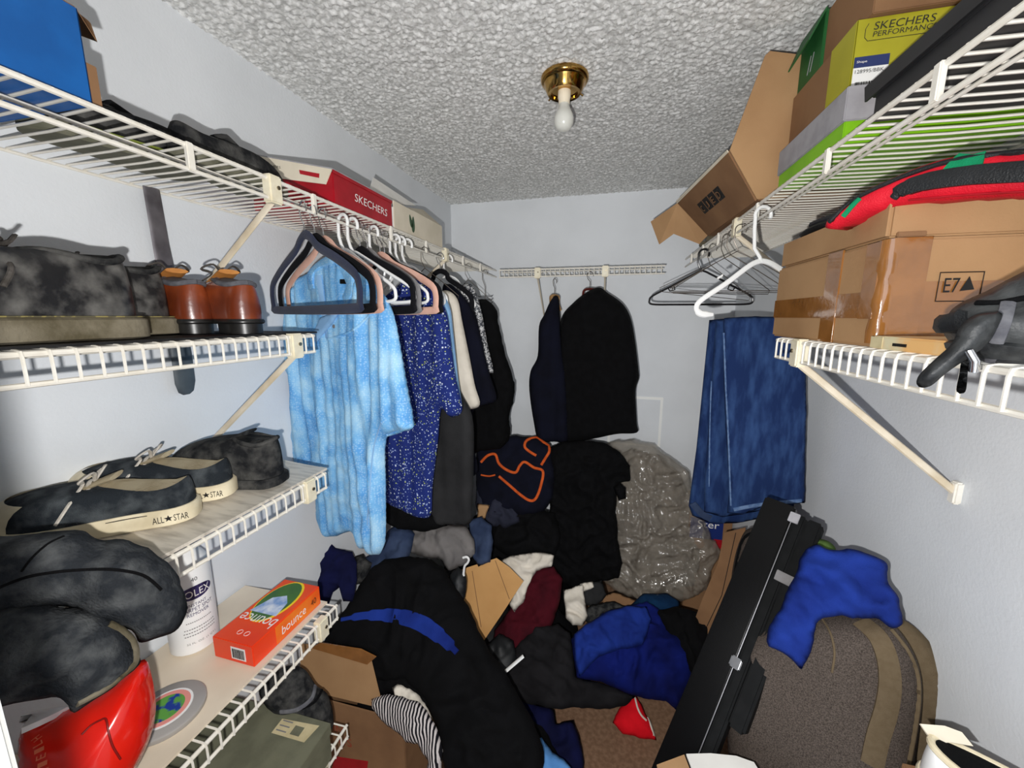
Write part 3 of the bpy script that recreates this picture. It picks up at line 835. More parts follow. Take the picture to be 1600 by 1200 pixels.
m_olivesole = material('olive_grey_foam', rgb(92, 92, 76), 0.8, rgb(110, 108, 92), 20)
m_limetrim = material('lime_trim', rgb(196, 214, 90), 0.5)
for (lx, ly, yaw, lab) in ((-0.895, 0.465, 84, 'dark trail shoe lying beside the blue box on the high shelf'), (-0.795, 0.615, 98, 'dark trail shoe with lime sole line, nearer the red shoebox')):
    t, M, L = shoe('trail_shoe', lab, 'shoe', 'trail shoes on the high shelf', (lx, ly, ZS), yaw, L=0.275, H=0.070, instep=0.076, toe=0.045, sole=0.020, mats=(m_darksuede, m_olivesole, m_blackrubber, m_darklace, m_darksuede), lace=False)
    MB().tube([M @ V((L * s, sd * (0.0525 if s > 0.3 else 0.045), 0.021)) for s, sd in ((0.1, -1), (0.3, -1), (0.55, -1.02), (0.75, -0.98))], 0.0022, 6).build('sole_line', m_limetrim, t)
    MB().tube([M @ V((L * s, sd * (0.0525 if s > 0.3 else 0.045), 0.021)) for s, sd in ((0.1, 1), (0.3, 1), (0.55, 1.02), (0.75, 0.98))], 0.0022, 6).build('sole_line', m_limetrim, t)

def red_shoebox():
    x0, x1, y0, y1, z0 = -0.955, -0.700, 0.932, 1.214, ZS
    h = 0.078
    t = thing('shoebox', 'red shoebox with a cream lid end and white brand lettering', 'box', ((x0 + x1) / 2, (y0 + y1) / 2, z0))
    MB().box((x0, y0, z0), (x1, y1, z0 + h)).build('body', m_redbox, t, bevel=0.002)
    # the lid is propped up towards the wall
    a = [(x1 + 0.001, y0 - 0.002, z0 + h - 0.001), (x0 - 0.004, y0 - 0.002, z0 + h + 0.060)]
    prof = [V((a[0][0], 0, z0 + h - 0.001)), V((a[0][0], 0, z0 + h + 0.006)), V((a[1][0], 0, z0 + h + 0.066)), V((a[1][0], 0, z0 + h + 0.030))]
    MB().panel([(p.x, y0 - 0.002, p.z) for p in prof[1:3]] + [(p.x, y1 + 0.002, p.z) for p in reversed(prof[1:3])], 0.003).build('lid_top', m_greylid, t)
    MB().panel([(x1 + 0.001, y0 - 0.003, z0 + h + 0.004), (x0 - 0.004, y0 - 0.003, z0 + h + 0.064), (x0 - 0.003, y0 - 0.003, z0 + h + 0.022), (x0 + 0.09, y0 - 0.003, z0 + h + 0.006), (x0 + 0.10, y0 - 0.003, z0 + h - 0.006), (x1 - 0.02, y0 - 0.003, z0 + h - 0.030)], 0.003).build('lid_end', m_cream, t)
    MB().box((x1 + 0.0002, y0, z0 + h - 0.003), (x1 + 0.0022, y1 + 0.001, z0 + h + 0.005)).build('lid_edge', m_redbox, t)
    lettering('SKECHERS', 'lettering', t, m_inkwhite, (x1 + 0.0006, y0 + 0.085, z0 + 0.030), (0, 1, -0.02), (0, 0, 1), 0.021, 0.165, shear=0.12)
    lettering('SKECHERS', 'small_lettering', t, m_ink, (x0 + 0.045, y0 - 0.005, z0 + h + 0.030), (1, 0, -0.22), (0.22, 0, 1), 0.006, 0.06)
    MB().panel([(x1 - 0.095, y0 - 0.0052, z0 + h + 0.010), (x1 - 0.035, y0 - 0.0052, z0 + h - 0.004), (x1 - 0.037, y0 - 0.0052, z0 + h - 0.014), (x1 - 0.093, y0 - 0.0052, z0 + h)], 0.0006).build('brand_patch', m_redbox, t)
red_shoebox()

def white_open_box():
    x0, x1, y0, y1, z0, z1 = -0.96, -0.703, 1.232, 1.62, ZS, ZS + 0.090
    t = thing('shoebox', 'open white cardboard box with a green leaf mark at the shelf end', 'box', (-0.83, 1.42, ZS))
    e = 0.003
    for nm, lo, hi in (('side_panel', (x1 - e, y0, z0), (x1, y1, z1)), ('side_panel', (x0, y0, z0), (x0 + e, y1, z1)), ('end_panel', (x0 + e, y0, z0), (x1 - e, y0 + e, z1 - 0.02)), ('end_panel', (x0 + e, y1 - e, z0), (x1 - e, y1, z1)), ('bottom_panel', (x0 + e, y0 + e, z0), (x1 - e, y1 - e, z0 + e))):
        MB().box(lo, hi).build(nm, m_whiteboard if nm != 'side_panel' else m_cream, t, bevel=0.0006)
    MB().panel([(-0.80, 1.240, z1 + 0.030), (-0.80, 1.275, z1 + 0.090), (-0.80, 1.58, z1 + 0.078), (-0.765, 1.40, z1 + 0.034), (-0.76, 1.30, z1 + 0.010)], 0.003).build('lid_flap', m_whiteboard, t)
    MB().panel([(x1 - 0.002, y0 + 0.13, z1), (x1 - 0.002, y1, z1), (x1 - 0.080, y1 - 0.01, z1 + 0.068), (x1 - 0.055, y0 + 0.20, z1 + 0.030)], 0.003).build('side_flap', m_cream, t)
    m_leaf = material('leaf_green_ink', rgb(58, 84, 58), 0.6)
    def leaf(cy, cz, ln, wd, ang):
        pts = []
        for i in range(16):
            a = 2 * PI * i / 16
            p = V((ln * math.cos(a), wd * math.sin(a) * (1 - 0.3 * math.cos(a)), 0))
            pts.append((x1 + 0.0005, cy + p.x * math.cos(ang) - p.y * math.sin(ang), cz + p.x * math.sin(ang) + p.y * math.cos(ang)))
        MB().panel(pts, 0.0008).build('leaf_mark', m_leaf, t)
    leaf(1.345, z0 + 0.050, 0.022, 0.009, 1.9); leaf(1.362, z0 + 0.042, 0.028, 0.011, 1.5)
white_open_box()

# the long flat bar that hangs down behind the shoes
t = thing('shoe_horn', 'long flat grey steel shoe horn leaning on the wall behind the shoes', 'shoe horn', (-0.985, 0.71, 1.555))
bp = [V((-0.985, 0.700, 2.018)), V((-0.983, 0.702, 1.90)), V((-0.980, 0.706, 1.78)), V((-0.980, 0.709, 1.70)), V((-0.982, 0.711, 1.62)), V((-0.984, 0.712, 1.585)), V((-0.985, 0.712, 1.562))]
MB().tube(bp[:4], [0.017, 0.018, 0.021, 0.023], 14, flat=0.22, up=(1, 0, 0)).build('shaft', m_steel, t)
MB().tube(bp[3:] + [V((-0.985, 0.712, 1.555))], [0.0235, 0.024, 0.024, 0.018, 0.008], 14, flat=0.25, up=(1, 0, 0)).build('handle', material('slate_rubber_grip', rgb(74, 82, 88), 0.5, rgb(62, 68, 74), 30), t)

# ------------------------------------------------------------------ shoes on the second shelf
Z2 = 1.7055
bm_ = (m_blackleather, m_mudsole, m_darksuede, m_darklace, m_tanlining)
m_stitch = material('yellow_welt_stitching', rgb(150, 138, 84), 0.7, rgb(96, 90, 66), 60, 0.48, 0.52)
for k, (lx, ly, yaw, lab) in enumerate(((-0.775, 0.492, -93, 'chunky dusty black leather shoe with tan tongue and knotted dark laces'), (-0.868, 0.610, -96, 'chunky dusty black leather shoe behind its mate, beside brown shoes'))):
    t, M, L = shoe('leather_shoe', lab, 'shoe', 'dusty black leather shoes', (lx, ly, Z2), yaw, L=0.315, W=0.118, H=0.130, instep=0.116, toe=0.068, sole=0.034, mats=bm_, chunky=0.006, fat=1.2, opening=0.2, dip=0.10, stitch=m_stitch, collar_mat=m_darksuede)
    MB().tube([M @ V(q) for q in ((0.055, -0.0455, 0.036), (0.050, -0.0462, 0.07), (0.044, -0.0415, 0.10), (0.038, -0.0345, 0.122))], 0.0022, 6).build('heel_seam', m_darklace, t)
    MB().tube([M @ V(q) for q in ((0.022, -0.036, 0.036), (0.020, -0.0375, 0.07), (0.019, -0.033, 0.10), (0.018, -0.026, 0.124))], 0.0022, 6).build('heel_seam', m_darklace, t)
for k, (lx, ly, yaw, lab) in enumerate(((-0.800, 0.628, 168, 'polished brown leather shoe beside the black shoes'), (-0.714, 0.664, 164, 'polished brown leather shoe at the mat end, beside the hangers'))):
    shoe('dress_shoe', lab, 'shoe', 'polished brown leather dress shoes', (lx, ly, Z2 + 0.020), yaw, L=0.235, W=0.094, H=0.084, instep=0.098, toe=0.045, sole=0.010, mats=(m_brownleather, m_blackrubber, m_greysuede, m_darklace, m_tanlining), heel=True, opening=0.2, dip=0.06, collar_mat=m_greysuede)

# ------------------------------------------------------------------ shoes on the third shelf
def sneaker(lab, loc, yaw):
    t, M, L = shoe('canvas_sneaker', lab, 'shoe', 'black canvas sneakers', loc, yaw, L=0.275, W=0.102, H=0.076, instep=0.086, toe=0.046, sole=0.032, mats=(m_canvas, m_cream_rubber, m_beige, m_lace, m_beige), cap=True, chunky=0.001)
    for sd in (-1, 1):
        MB().tube([M @ V((L * s, sd * (w + 0.0028), 0.027)) for s, w in ((0.10, 0.034), (0.3, 0.0375), (0.45, 0.043), (0.6, 0.0487), (0.72, 0.0502))], 0.0011, 5).build('sole_stripe', m_ink, t)
        for k in range(4):
            p = M @ V((L * (0.56 + 0.055 * k), sd * (0.036 - 0.002 * k), 0.069 - 0.0065 * k))
            MB().lathe([(0, 0), (0.0045, 0), (0.005, 0.0015), (0.003, 0.003), (0, 0.0028)], 10, Matrix.Translation(p) @ (M.to_3x3() @ Matrix.Rotation(-sd * math.radians(62), 3, 'X')).to_4x4()).build('eyelet', m_chrome, t)
    R = M.to_3x3()
    sx = 1
    hx, hz = R @ V((-1, -0.14, 0)).normalized(), V((0, 0, 1))
    pc = M @ V((0.052, 0.0425, 0.010))
    lettering('ALL', 'heel_lettering', t, m_ink, pc, hx, hz, 0.012, 0.016)
    star = [pc + hx * (0.022 + 0.0065 * (1 if k % 2 == 0 else 0.42) * math.cos(PI / 2 + k * PI / 5)) + hz * (0.006 + 0.0065 * (1 if k % 2 == 0 else 0.42) * math.sin(PI / 2 + k * PI / 5)) for k in range(10)]
    MB().panel(star, 0.0008).build('heel_star', m_ink, t, smooth=False)
    lettering('STAR', 'heel_lettering', t, m_ink, pc + hx * 0.0295, hx, hz, 0.012, 0.021)
    return t
sneaker('black canvas sneaker with white laces, toe towards the hats', (-0.755, 0.535, 1.3660), 216)
sneaker('black canvas sneaker behind its mate, next to the dusty slipper', (-0.765, 0.618, 1.3695), 206)
shoe('work_slipper', 'dusty dark suede shoe at the end of the pale liner', 'shoe', None, (-0.715, 0.695, 1.3640), 192, L=0.25, W=0.108, H=0.108, instep=0.112, toe=0.062, sole=0.022, mats=(m_darksuede, m_darksuede, m_darksuede, m_darklace, m_darksuede), chunky=0.003, fat=1.3, opening=0.17, lace=False, dip=0.08, collar_mat=m_darksuede)

# ------------------------------------------------------------------ fourth shelf: bottle, dryer sheet box, disc, red case and hats
Z4 = 0.9758
def spray_bottle():
    c = V((-0.929, 0.612, Z4)); M = Matrix.Translation(c)
    t = thing('spray_bottle', 'white carpet spot remover bottle with dark printing under the shelf', 'bottle', c)
    R = 0.047
    MB().lathe([(0, 0), (R - 0.004, 0), (R, 0.004), (R, 0.20), (R - 0.003, 0.212), (0.030, 0.235), (0.018, 0.246), (0.016, 0.258), (0, 0.258)], 40, M).build('body', m_white_gloss, t)
    MB().lathe([(0, 0.252), (0.019, 0.252), (0.019, 0.275), (0.012, 0.282), (0.012, 0.305), (0, 0.305)], 24, M).build('sprayer', material('brown_sprayer_plastic', rgb(96, 66, 52), 0.4), t)
    m_violet = material('dark_violet_ink', rgb(52, 44, 92), 0.5)
    d = V((0.925, -0.618, 0)).normalized(); face0 = math.atan2(d.y, d.x) + 0.28
    def wrap(o):
        me = o.data; off = WL[o.name]
        for v in me.vertices:
            p = v.co + off                       # local: x along arc, z up, built flat at the origin
            a = face0 + (p.x) / R
            rr = R + 0.0006 + p.y * 0
            v.co = V((c.x + rr * math.cos(a), c.y + rr * math.sin(a), c.z + p.z)) 
        lo = V((min(v.co.x for v in me.vertices), min(v.co.y for v in me.vertices), min(v.co.z for v in me.vertices)))
        for v in me.vertices: v.co -= lo
        o.location = lo - c; WL[o.name] = lo
    def line(txt, z, h, w, mat):
        wrap(lettering(txt, 'lettering', t, mat, (-w / 2, 0, z), (1, 0, 0), (0, 0, 1), h, w))
    ov = MB().panel([(0.036 * math.cos(2 * PI * k / 28), 0, 0.150 + 0.016 * math.sin(2 * PI * k / 28)) for k in range(28)], 0.0001)
    vs = []
    o = ov.build('logo_oval', m_violet, t, smooth=False)
    bm = bmesh.new(); bm.from_mesh(o.data); bmesh.ops.triangulate(bm, faces=bm.faces); bmesh.ops.subdivide_edges(bm, edges=bm.edges, cuts=3); bm.to_mesh(o.data); bm.free()
    wrap(o)
    R += 0.0007
    line('FOLEX', 0.141, 0.017, 0.058, m_inkwhite)
    line('40', 0.178, 0.009, 0.012, m_ink)
    line('INSTANT', 0.119, 0.007, 0.036, m_violet); line('CARPET SPOT', 0.107, 0.009, 0.062, m_violet); line('REMOVER', 0.096, 0.008, 0.042, m_violet)
    for z, w in ((0.080, 0.05), (0.064, 0.06), (0.056, 0.064), (0.048, 0.062)):
        mb = MB()
        for k in range(14):
            xa = -w / 2 + w * k / 14
            mb.panel([(xa, 0, z), (xa + w / 14 * (0.5 + 0.35 * random.random()), 0, z), (xa + w / 20, 0, z + 0.0022), (xa, 0, z + 0.0022)], 0.0001)
        o = mb.build('fine_print', m_velvet_grey, t, smooth=False)
        o['kind'] = 'stuff'
        wrap(o)
    line('32 FL. OZ. (1 QT.)', 0.026, 0.006, 0.058, m_velvet_grey)
spray_bottle()

def dryer_sheet_box():
    p0, p1, p2 = V((-0.843, 0.589, Z4)), V((-0.730, 0.587, Z4)), V((-0.728, 0.790, Z4))
    M = frame(p0, p1 - p0)
    sx, sy, h = 0.113, 0.203, 0.052
    t = thing('dryer_sheet_box', 'orange dryer sheet carton lying flat on the cream board', 'box', (-0.785, 0.69, Z4))
    MB().box((0, 0, 0), (sx, sy, h), M).build('carton', m_orangebox, t, bevel=0.0015)
    m_amber = material('amber_print', rgb(246, 132, 34), 0.4, rgb(240, 96, 28), 12)
    m_meadow = material('meadow_green_print', rgb(74, 118, 52), 0.5, rgb(60, 100, 60), 18)
    m_sky = material('sky_blue_print', rgb(132, 164, 212), 0.5, rgb(232, 236, 244), 30)
    m_sun = material('yellow_print', rgb(250, 214, 40), 0.5)
    def disc(name, cx, cy, rx, ry, mat, z, lo=0, hi=1):
        MB().panel([M @ V((cx + rx * math.cos(a), min(sy - 0.002, max(0.002, cy + ry * math.sin(a))), z)) for a in [2 * PI * (lo + (hi - lo) * k / 27) for k in range(28)]], 0.0003).build(name, mat, t, smooth=False)
    disc('yellow_ring', 0.052, 0.130, 0.046, 0.072, m_sun, h + 0.0004)
    disc('meadow_print', 0.050, 0.130, 0.042, 0.067, m_meadow, h + 0.0007)
    MB().panel([M @ V(q) for q in ((0.012, 0.085, h + 0.001), (0.090, 0.085, h + 0.001), (0.082, 0.128, h + 0.001), (0.060, 0.150, h + 0.001), (0.030, 0.135, h + 0.001))], 0.0003).build('towel_print', m_sky, t, smooth=False)
    X, Y = M.to_3x3() @ V((1, 0, 0)), M.to_3x3() @ V((0, 1, 0))
    lettering('bounce', 'logo', t, m_inkwhite, M @ V((0.108, 0.078, h + 0.001)), -X, -Y, 0.030, 0.10, shear=0.1)
    MB().box((sx - 0.0001, 0.06, 0.004), (sx + 0.0005, sy - 0.004, h - 0.004), M).build('amber_panel', m_amber, t)
    lettering('bounce', 'side_logo', t, m_inkwhite, M @ V((sx + 0.0012, 0.075, 0.016)), Y, (0, 0, 1), 0.022, 0.075, shear=0.1)
    lettering('40', 'count_lettering', t, m_ink, M @ V((sx + 0.0012, 0.168, 0.018)), Y, (0, 0, 1), 0.016, 0.018)
    MB().panel([M @ V(q) for q in ((0.052, -0.0008, 0.010), (0.092, -0.0008, 0.010), (0.092, -0.0008, 0.040), (0.052, -0.0008, 0.040))], 0.0006).build('barcode_label', m_whitepaper, t)
    mb = MB()
    x = 0.056
    while x < 0.088:
        w = random.choice((0.0008, 0.0012, 0.0018))
        mb.box((x, -0.0016, 0.013), (x + w, -0.0009, 0.036), M); x += w + random.choice((0.0008, 0.0014))
    tag(mb.build('barcode_bars', m_ink, t), kind='stuff')
    for k in range(2):
        c = V((0.050 + 0.020 * k, 0.026, h + 0.0004))
        MB().tube([M @ (c + V((0.006 * math.cos(2 * PI * j / 16), 0.006 * math.sin(2 * PI * j / 16), 0))) for j in range(16)], 0.0005, 5, closed=True).build('round_mark', m_inkwhite, t)
dryer_sheet_box()

def disc_case():
    c = V((-0.808, 0.462, Z4)); M = Matrix.Translation(c)
    t = thing('round_tin', 'flat round grey-rimmed disc with a globe picture on the cream board', 'tin', c)
    MB().lathe([(0, 0), (0.062, 0), (0.064, 0.003), (0.064, 0.010), (0.061, 0.0125), (0, 0.0125)], 48, M).build('body', material('grey_plastic_disc', rgb(158, 154, 150), 0.4), t)
    MB().lathe([(0, 0.0122), (0.043, 0.0122), (0.043, 0.0134), (0, 0.0134)], 40, M).build('paper_label', m_whitepaper, t)
    MB().lathe([(0.037, 0.0134), (0.039, 0.0134), (0.039, 0.0138), (0.037, 0.0138)], 40, M).build('pink_ring', material('pink_ink', rgb(232, 150, 140), 0.6), t)
    g = material('globe_print', rgb(30, 60, 150), 0.4, rgb(96, 160, 70), 42, 0.46, 0.52)
    MB().lathe([(0, 0.0134), (0.030, 0.0134), (0.030, 0.0142), (0, 0.0142)], 36, M).build('globe_picture', g, t)
disc_case()

# red case and the two felt hats stacked at the near end of the fourth shelf
def red_case2():
    t = thing('red_helmet', 'glossy red rounded plastic helmet with a white band under the dark hats', 'helmet', (-0.70, 0.23, 0.98))
    pl = Plane((-0.69, 0.245, 1.10), V((0.72, -0.60, 0.35)))
    sh = soft('shell', [(40, 1130), (120, 1105), (200, 1050), (226, 1030), (240, 1070), (243, 1115), (228, 1170), (190, 1235), (140, 1280), (60, 1280), (30, 1200)], pl, 0.070, m_redplastic, t, R=0.10, res=0.008, back=1.3, seed=2)
    surf_strip('white_band', sh, [(22, 1142), (60, 1120), (112, 1100)], 0.045, m_white_gloss, t, t=0.004)
    m_crease = material('dark_red_crease', rgb(120, 14, 10), 0.4)
    surf_strip('crease', sh, [(128, 1148), (142, 1134), (156, 1126), (166, 1124), (170, 1146), (176, 1166), (188, 1186)], 0.0022, m_crease, t, t=0.0016)
    m_emb = material('faded_gold_emboss', rgb(238, 120, 84), 0.4)
    for k, ch in enumerate('HLIEIH'):
        p = pl.hit(74 + k * 2.5, 1146 + k * 11)
        tr = bvh_of(sh); d = (p - EYE).normalized(); h = tr.ray_cast(EYE, d)
        if h[0] is None: continue
        n = h[1] if h[1].dot(d) < 0 else -h[1]
        up = (V((0, 0, 1)) - n * n.z).normalized(); rt = up.cross(n).normalized()
        lettering(ch, 'embossed_letter', sh.parent, m_emb, h[0] + n * 0.002 - rt * 0.005, up, -rt, 0.008, 0.005, ext=0.0005)
red_case2()

hp = Plane((-0.625, 0.30, 1.37), V((0.70, -0.55, 0.42)))
h1 = garment('felt_hat', 'dusty charcoal felt hat with a long brim seam, topmost of the stack', 'hat',
        [(-60, 850), (0, 838), (60, 832), (125, 830), (160, 842), (205, 842), (245, 868), (275, 900), (292, 938), (285, 975), (255, 995), (220, 1006), (205, 985), (150, 965), (90, 950), (0, 960), (-60, 965)], hp, 0.050, m_hat, 'charcoal felt hats', R=0.075, res=0.008, back=0.5, fold=(70, 10, 5, 0.010), crumple=(11, 0.014), jitter=0.005, seed=11)
surf_strip('brim_seam', h1, [(-10, 922), (40, 902), (90, 893), (140, 890), (185, 891), (225, 900), (252, 922)], 0.0032, m_black, h1, t=0.002)
surf_strip('crown_crease', h1, [(34, 893), (50, 872), (75, 850), (100, 838)], 0.0022, m_black, h1, t=0.0015)
hp2 = Plane((-0.605, 0.262, 1.29), V((0.70, -0.58, 0.42)))
h2 = garment('felt_hat', 'dusty charcoal felt hat lower in the stack, resting on the red helmet', 'hat',
        [(-40, 950), (20, 935), (70, 938), (120, 950), (170, 962), (200, 988), (214, 1012), (216, 1036), (200, 1056), (170, 1078), (135, 1100), (118, 1108), (100, 1092), (60, 1092), (20, 1100), (-40, 1100)], hp2, 0.048, m_hat, 'charcoal felt hats', R=0.07, res=0.008, back=0.5, fold=(30, 12, 5, 0.010), crumple=(12, 0.014), jitter=0.005, seed=23)
surf_strip('edge_piping', h2, [(120, 1100), (165, 1076), (200, 1048), (212, 1030), (208, 1004), (190, 985), (170, 975)], 0.008, m_mudsole, h2, t=0.003)

# ------------------------------------------------------------------ fifth shelf: olive shoebox and dark boot; red board below
def olive_box():
    z0 = 0.585
    p1, p2 = V((-0.672, 0.700, z0)), V((-0.672, 0.36, z0))
    M = frame(p2, V((-1, 0.06, 0)), None)
    x0, x1, y0, y1, h = -0.975, -0.668, 0.36, 0.716, 0.105
    t = thing('shoebox', 'olive shoebox with an aged paper label on the lowest shelf', 'box', (-0.82, 0.53, z0))
    MB().box((x0, y0, z0), (x1, y1, z0 + h)).build('body', m_olive, t, bevel=0.0015)
    MB().box((x0 - 0.003, y0 - 0.003, z0 + h - 0.030), (x1 + 0.003, y1 + 0.003, z0 + h + 0.002)).build('lid', m_olive, t, bevel=0.0015)
    zl = z0 + h + 0.0022
    q = [at(u, v, Z=zl) for u, v in ((424, 1145), (441, 1123), (499, 1134), (475, 1160))]
    MB().panel(q, 0.0006).build('paper_label', m_paper, t)
    a, b = q[0].lerp(q[3], 0.5), (q[3] - q[0])
    dx, dy = (q[3] - q[0]).normalized(), (q[1] - q[0]).normalized()
    for k in range(3):
        p = q[0] + dx * 0.006 + dy * (0.008 + 0.012 * k)
        MB().panel([p, p + dx * 0.030, p + dx * 0.030 + dy * 0.003, p + dy * 0.003], 0.0012).build('print_line', m_velvet_grey, t, smooth=False)
    MB().panel([q[0] + dx * 0.048 + dy * 0.008, q[0] + dx * 0.075 + dy * 0.008, q[0] + dx * 0.075 + dy * 0.030, q[0] + dx * 0.048 + dy * 0.030], 0.0012).build('dark_stamp', m_olive, t)
olive_box()
bpn = Plane(at(470, 1090, X=-0.80), V((0.62, -0.62, 0.45)))
boot = garment('work_boot', 'dusty dark boot lying behind the olive shoebox', 'boot', [(405, 1085), (415, 1060), (450, 1040), (475, 1045), (492, 1068), (500, 1075), (512, 1085), (520, 1110), (520, 1135), (505, 1148), (470, 1140), (430, 1120)], bpn, 0.05, m_darksuede, R=0.06, res=0.008, back=0.8, fold=(20, 16, 5, 0.008), crumple=(14, 0.006), seed=5)
surf_strip('welt', boot, [(438, 1112), (465, 1108), (486, 1092), (492, 1072)], 0.010, m_greysuede, boot, t=0.004)
surf_strip('sole_gap', boot, [(458, 1112), (490, 1098), (503, 1078)], 0.007, m_black, boot, t=0.003)

# ------------------------------------------------------------------ hangers and shirts on the left rod
XRod = -0.69
def rod(Y, z=ZT - 0.038): return V((XRod, Y, z))
HG = 'hangers on the left rod'
hanger('velvet', rod(0.805), -24, m_velvet_navy, 'empty navy velvet hanger, frontmost on the left rod', HG)
hanger('velvet', rod(0.838), -24, m_velvet_black, 'empty black velvet hanger directly behind the navy one', HG, w=0.225)
hanger('velvet', rod(0.868), -22, m_velvet_pink, 'blush velvet hanger just in front of the light blue polo', HG)
hanger('plastic', rod(0.945), -20, m_white_gloss, 'white plastic hanger inside the light blue polo', HG, w=0.19)
hanger('plastic', rod(0.985), -16, m_white_gloss, 'white plastic hanger right behind the light blue polo', HG)
hanger('velvet', rod(1.015), -24, m_velvet_black, 'empty black velvet hanger behind the light blue polo', HG, w=0.225)
hanger('velvet', rod(1.050), -22, m_velvet_grey, 'empty grey velvet hanger between polo and speckled shirt', HG)
hanger('plastic', rod(1.085), -20, m_white_gloss, 'white plastic hanger next to the empty grey velvet one', HG)
hanger('velvet', rod(1.115), -18, m_velvet_pink, 'blush velvet hanger in front of the speckled shirt', HG, w=0.222)
hanger('velvet', rod(1.140), -18, m_velvet_black, 'empty black velvet hanger nearest the speckled shirt', HG, w=0.225)
hanger('plastic', rod(1.205), -10, m_white_gloss, 'white plastic hanger holding the navy speckled shirt', HG, w=0.165)
hanger('plastic', rod(1.240), -10, m_white_gloss, 'white plastic hanger just behind the navy speckled shirt', HG, w=0.165)
hanger('plastic', rod(1.285), -8, m_white_gloss, 'white plastic hanger holding the plain pale blue shirt', HG, w=0.15)
hanger('wire', rod(1.42), -6, m_wire, 'thin wire hanger holding the white shirt', HG, w=0.14)
hanger('velvet', rod(1.56), -4, m_velvet_black, 'black velvet hanger with bright hook in the dark navy shirt', HG, w=0.14)
hanger('plastic', rod(1.645), -4, m_white_gloss, 'white plastic hanger holding the grey printed shirt', HG, w=0.12)
hanger('wire', rod(1.90), 0, m_wire, 'thin wire hanger holding the furry black coat', HG, w=0.12)

SH = 'shirts on the left rod'
pl = vplane(XRod, 0.945, -20)
polo = garment('polo_shirt', 'light blue mottled polo shirt hanging in front of the other shirts', 'shirt',
    [(486, 424), (505, 412), (520, 402), (535, 396), (548, 404), (572, 432), (598, 458), (613, 490), (622, 530), (634, 600), (645, 660), (640, 672), (603, 686), (601, 760), (601, 835), (597, 862), (584, 867), (574, 855), (566, 856), (556, 832), (540, 832), (524, 838), (511, 835), (500, 812), (494, 760), (466, 722), (462, 640), (462, 592), (446, 578), (447, 520), (452, 480), (462, 446)],
    pl, 0.026, m_polo, SH, R=0.035, res=0.0085, back=0.7, fold=(0, 20, 1.6, 0.020), crumple=(5, 0.005), seed=4)
surf_strip('placket_edge', polo, [(584, 486), (560, 510), (540, 522), (512, 530)], 0.006, m_polo, polo, t=0.004)
surf_strip('placket', polo, [(498, 430), (504, 470), (512, 528)], 0.016, m_paleblue, polo, t=0.003)
surf_strip('collar', polo, [(488, 452), (486, 430), (500, 414), (520, 404)], 0.030, m_polo, polo, t=0.006)
surf_strip('collar', polo, [(528, 402), (540, 420), (548, 446), (540, 470)], 0.030, m_polo, polo, t=0.006)
soft('placket_flap', [(516, 496), (548, 484), (536, 504), (510, 534), (502, 528)], pl, 0.006, m_paleblue, polo, R=0.01, res=0.006, back=1.5, off=0.030, sharp=True)
surf_strip('sleeve_hem', polo, [(604, 680), (620, 676), (642, 664)], 0.010, m_polo, polo, t=0.003)
surf_strip('side_seam', polo, [(596, 660), (584, 700), (578, 760), (574, 820)], 0.004, m_paleblue, polo, t=0.002)
surf_strip('neck_tag', polo, [(532, 440), (546, 440)], 0.012, m_black, polo, t=0.003)
for (bu, bv) in ((522, 510), (508, 490)):
    h = bvh_of(polo).ray_cast(EYE, ray(bu, bv).normalized())
    if h[0]: MB().lathe([(0, 0), (0.005, 0), (0.005, 0.0025), (0.002, 0.002), (0, 0.002)], 12, Matrix.Translation(h[0]) @ (pl.n.to_track_quat('Z', 'Y')).to_matrix().to_4x4()).build('button', m_velvet_grey, polo)

pl = vplane(XRod, 1.20, -10)
garment('speckled_shirt', 'navy short-sleeved shirt with white and green speckles', 'shirt',
    [(600, 470), (615, 452), (630, 440), (645, 436), (660, 440), (684, 462), (698, 490), (704, 530), (712, 590), (722, 640), (706, 652), (690, 640), (684, 690), (676, 760), (673, 805), (655, 808), (630, 796), (612, 790), (598, 770), (596, 700), (595, 600), (597, 520)],
    pl, 0.024, m_speckle, SH, R=0.035, res=0.010, back=0.7, fold=(0, 16, 1.5, 0.016), seed=8)
pl = vplane(XRod, 1.27, -8)
garment('dress_shirt', 'plain pale blue shirt between the speckled and white shirts', 'shirt',
    [(640, 440), (662, 436), (684, 450), (702, 478), (708, 520), (716, 590), (722, 640), (700, 640), (650, 600), (640, 500)], pl, 0.020, m_paleblue, SH, R=0.03, res=0.012, fold=(0, 14, 1.5, 0.012), seed=9)
pl = vplane(XRod, 1.325, -8)
garment('hanging_trousers', 'charcoal trousers hanging behind the speckled shirt', 'trousers',
    [(690, 470), (702, 500), (716, 600), (738, 650), (740, 720), (738, 790), (735, 817), (710, 820), (684, 818), (675, 800), (660, 800), (650, 640), (660, 520)], pl, 0.022, m_charcoal, None, R=0.03, res=0.012, fold=(0, 12, 1.2, 0.010), seed=10)
pl = vplane(XRod, 1.42, -6)
garment('dress_shirt', 'white shirt with dark check lines at the shoulder', 'shirt',
    [(672, 470), (690, 455), (704, 456), (716, 470), (722, 500), (732, 550), (742, 600), (750, 632), (732, 640), (700, 640), (680, 560)], pl, 0.020, m_white, SH, R=0.03, res=0.012, fold=(0, 14, 1.5, 0.010), seed=12)
pl = vplane(XRod, 1.56, -4)
garment('polo_shirt', 'dark navy shirt behind the white shirt', 'shirt',
    [(690, 460), (700, 444), (712, 450), (728, 468), (742, 490), (752, 530), (764, 580), (776, 624), (756, 634), (740, 642), (738, 690), (745, 740), (700, 740), (690, 600)], pl, 0.022, m_navycloth, SH, R=0.03, res=0.013, fold=(0, 14, 1.5, 0.012), seed=13)
pl = vplane(XRod, 1.69, -4)
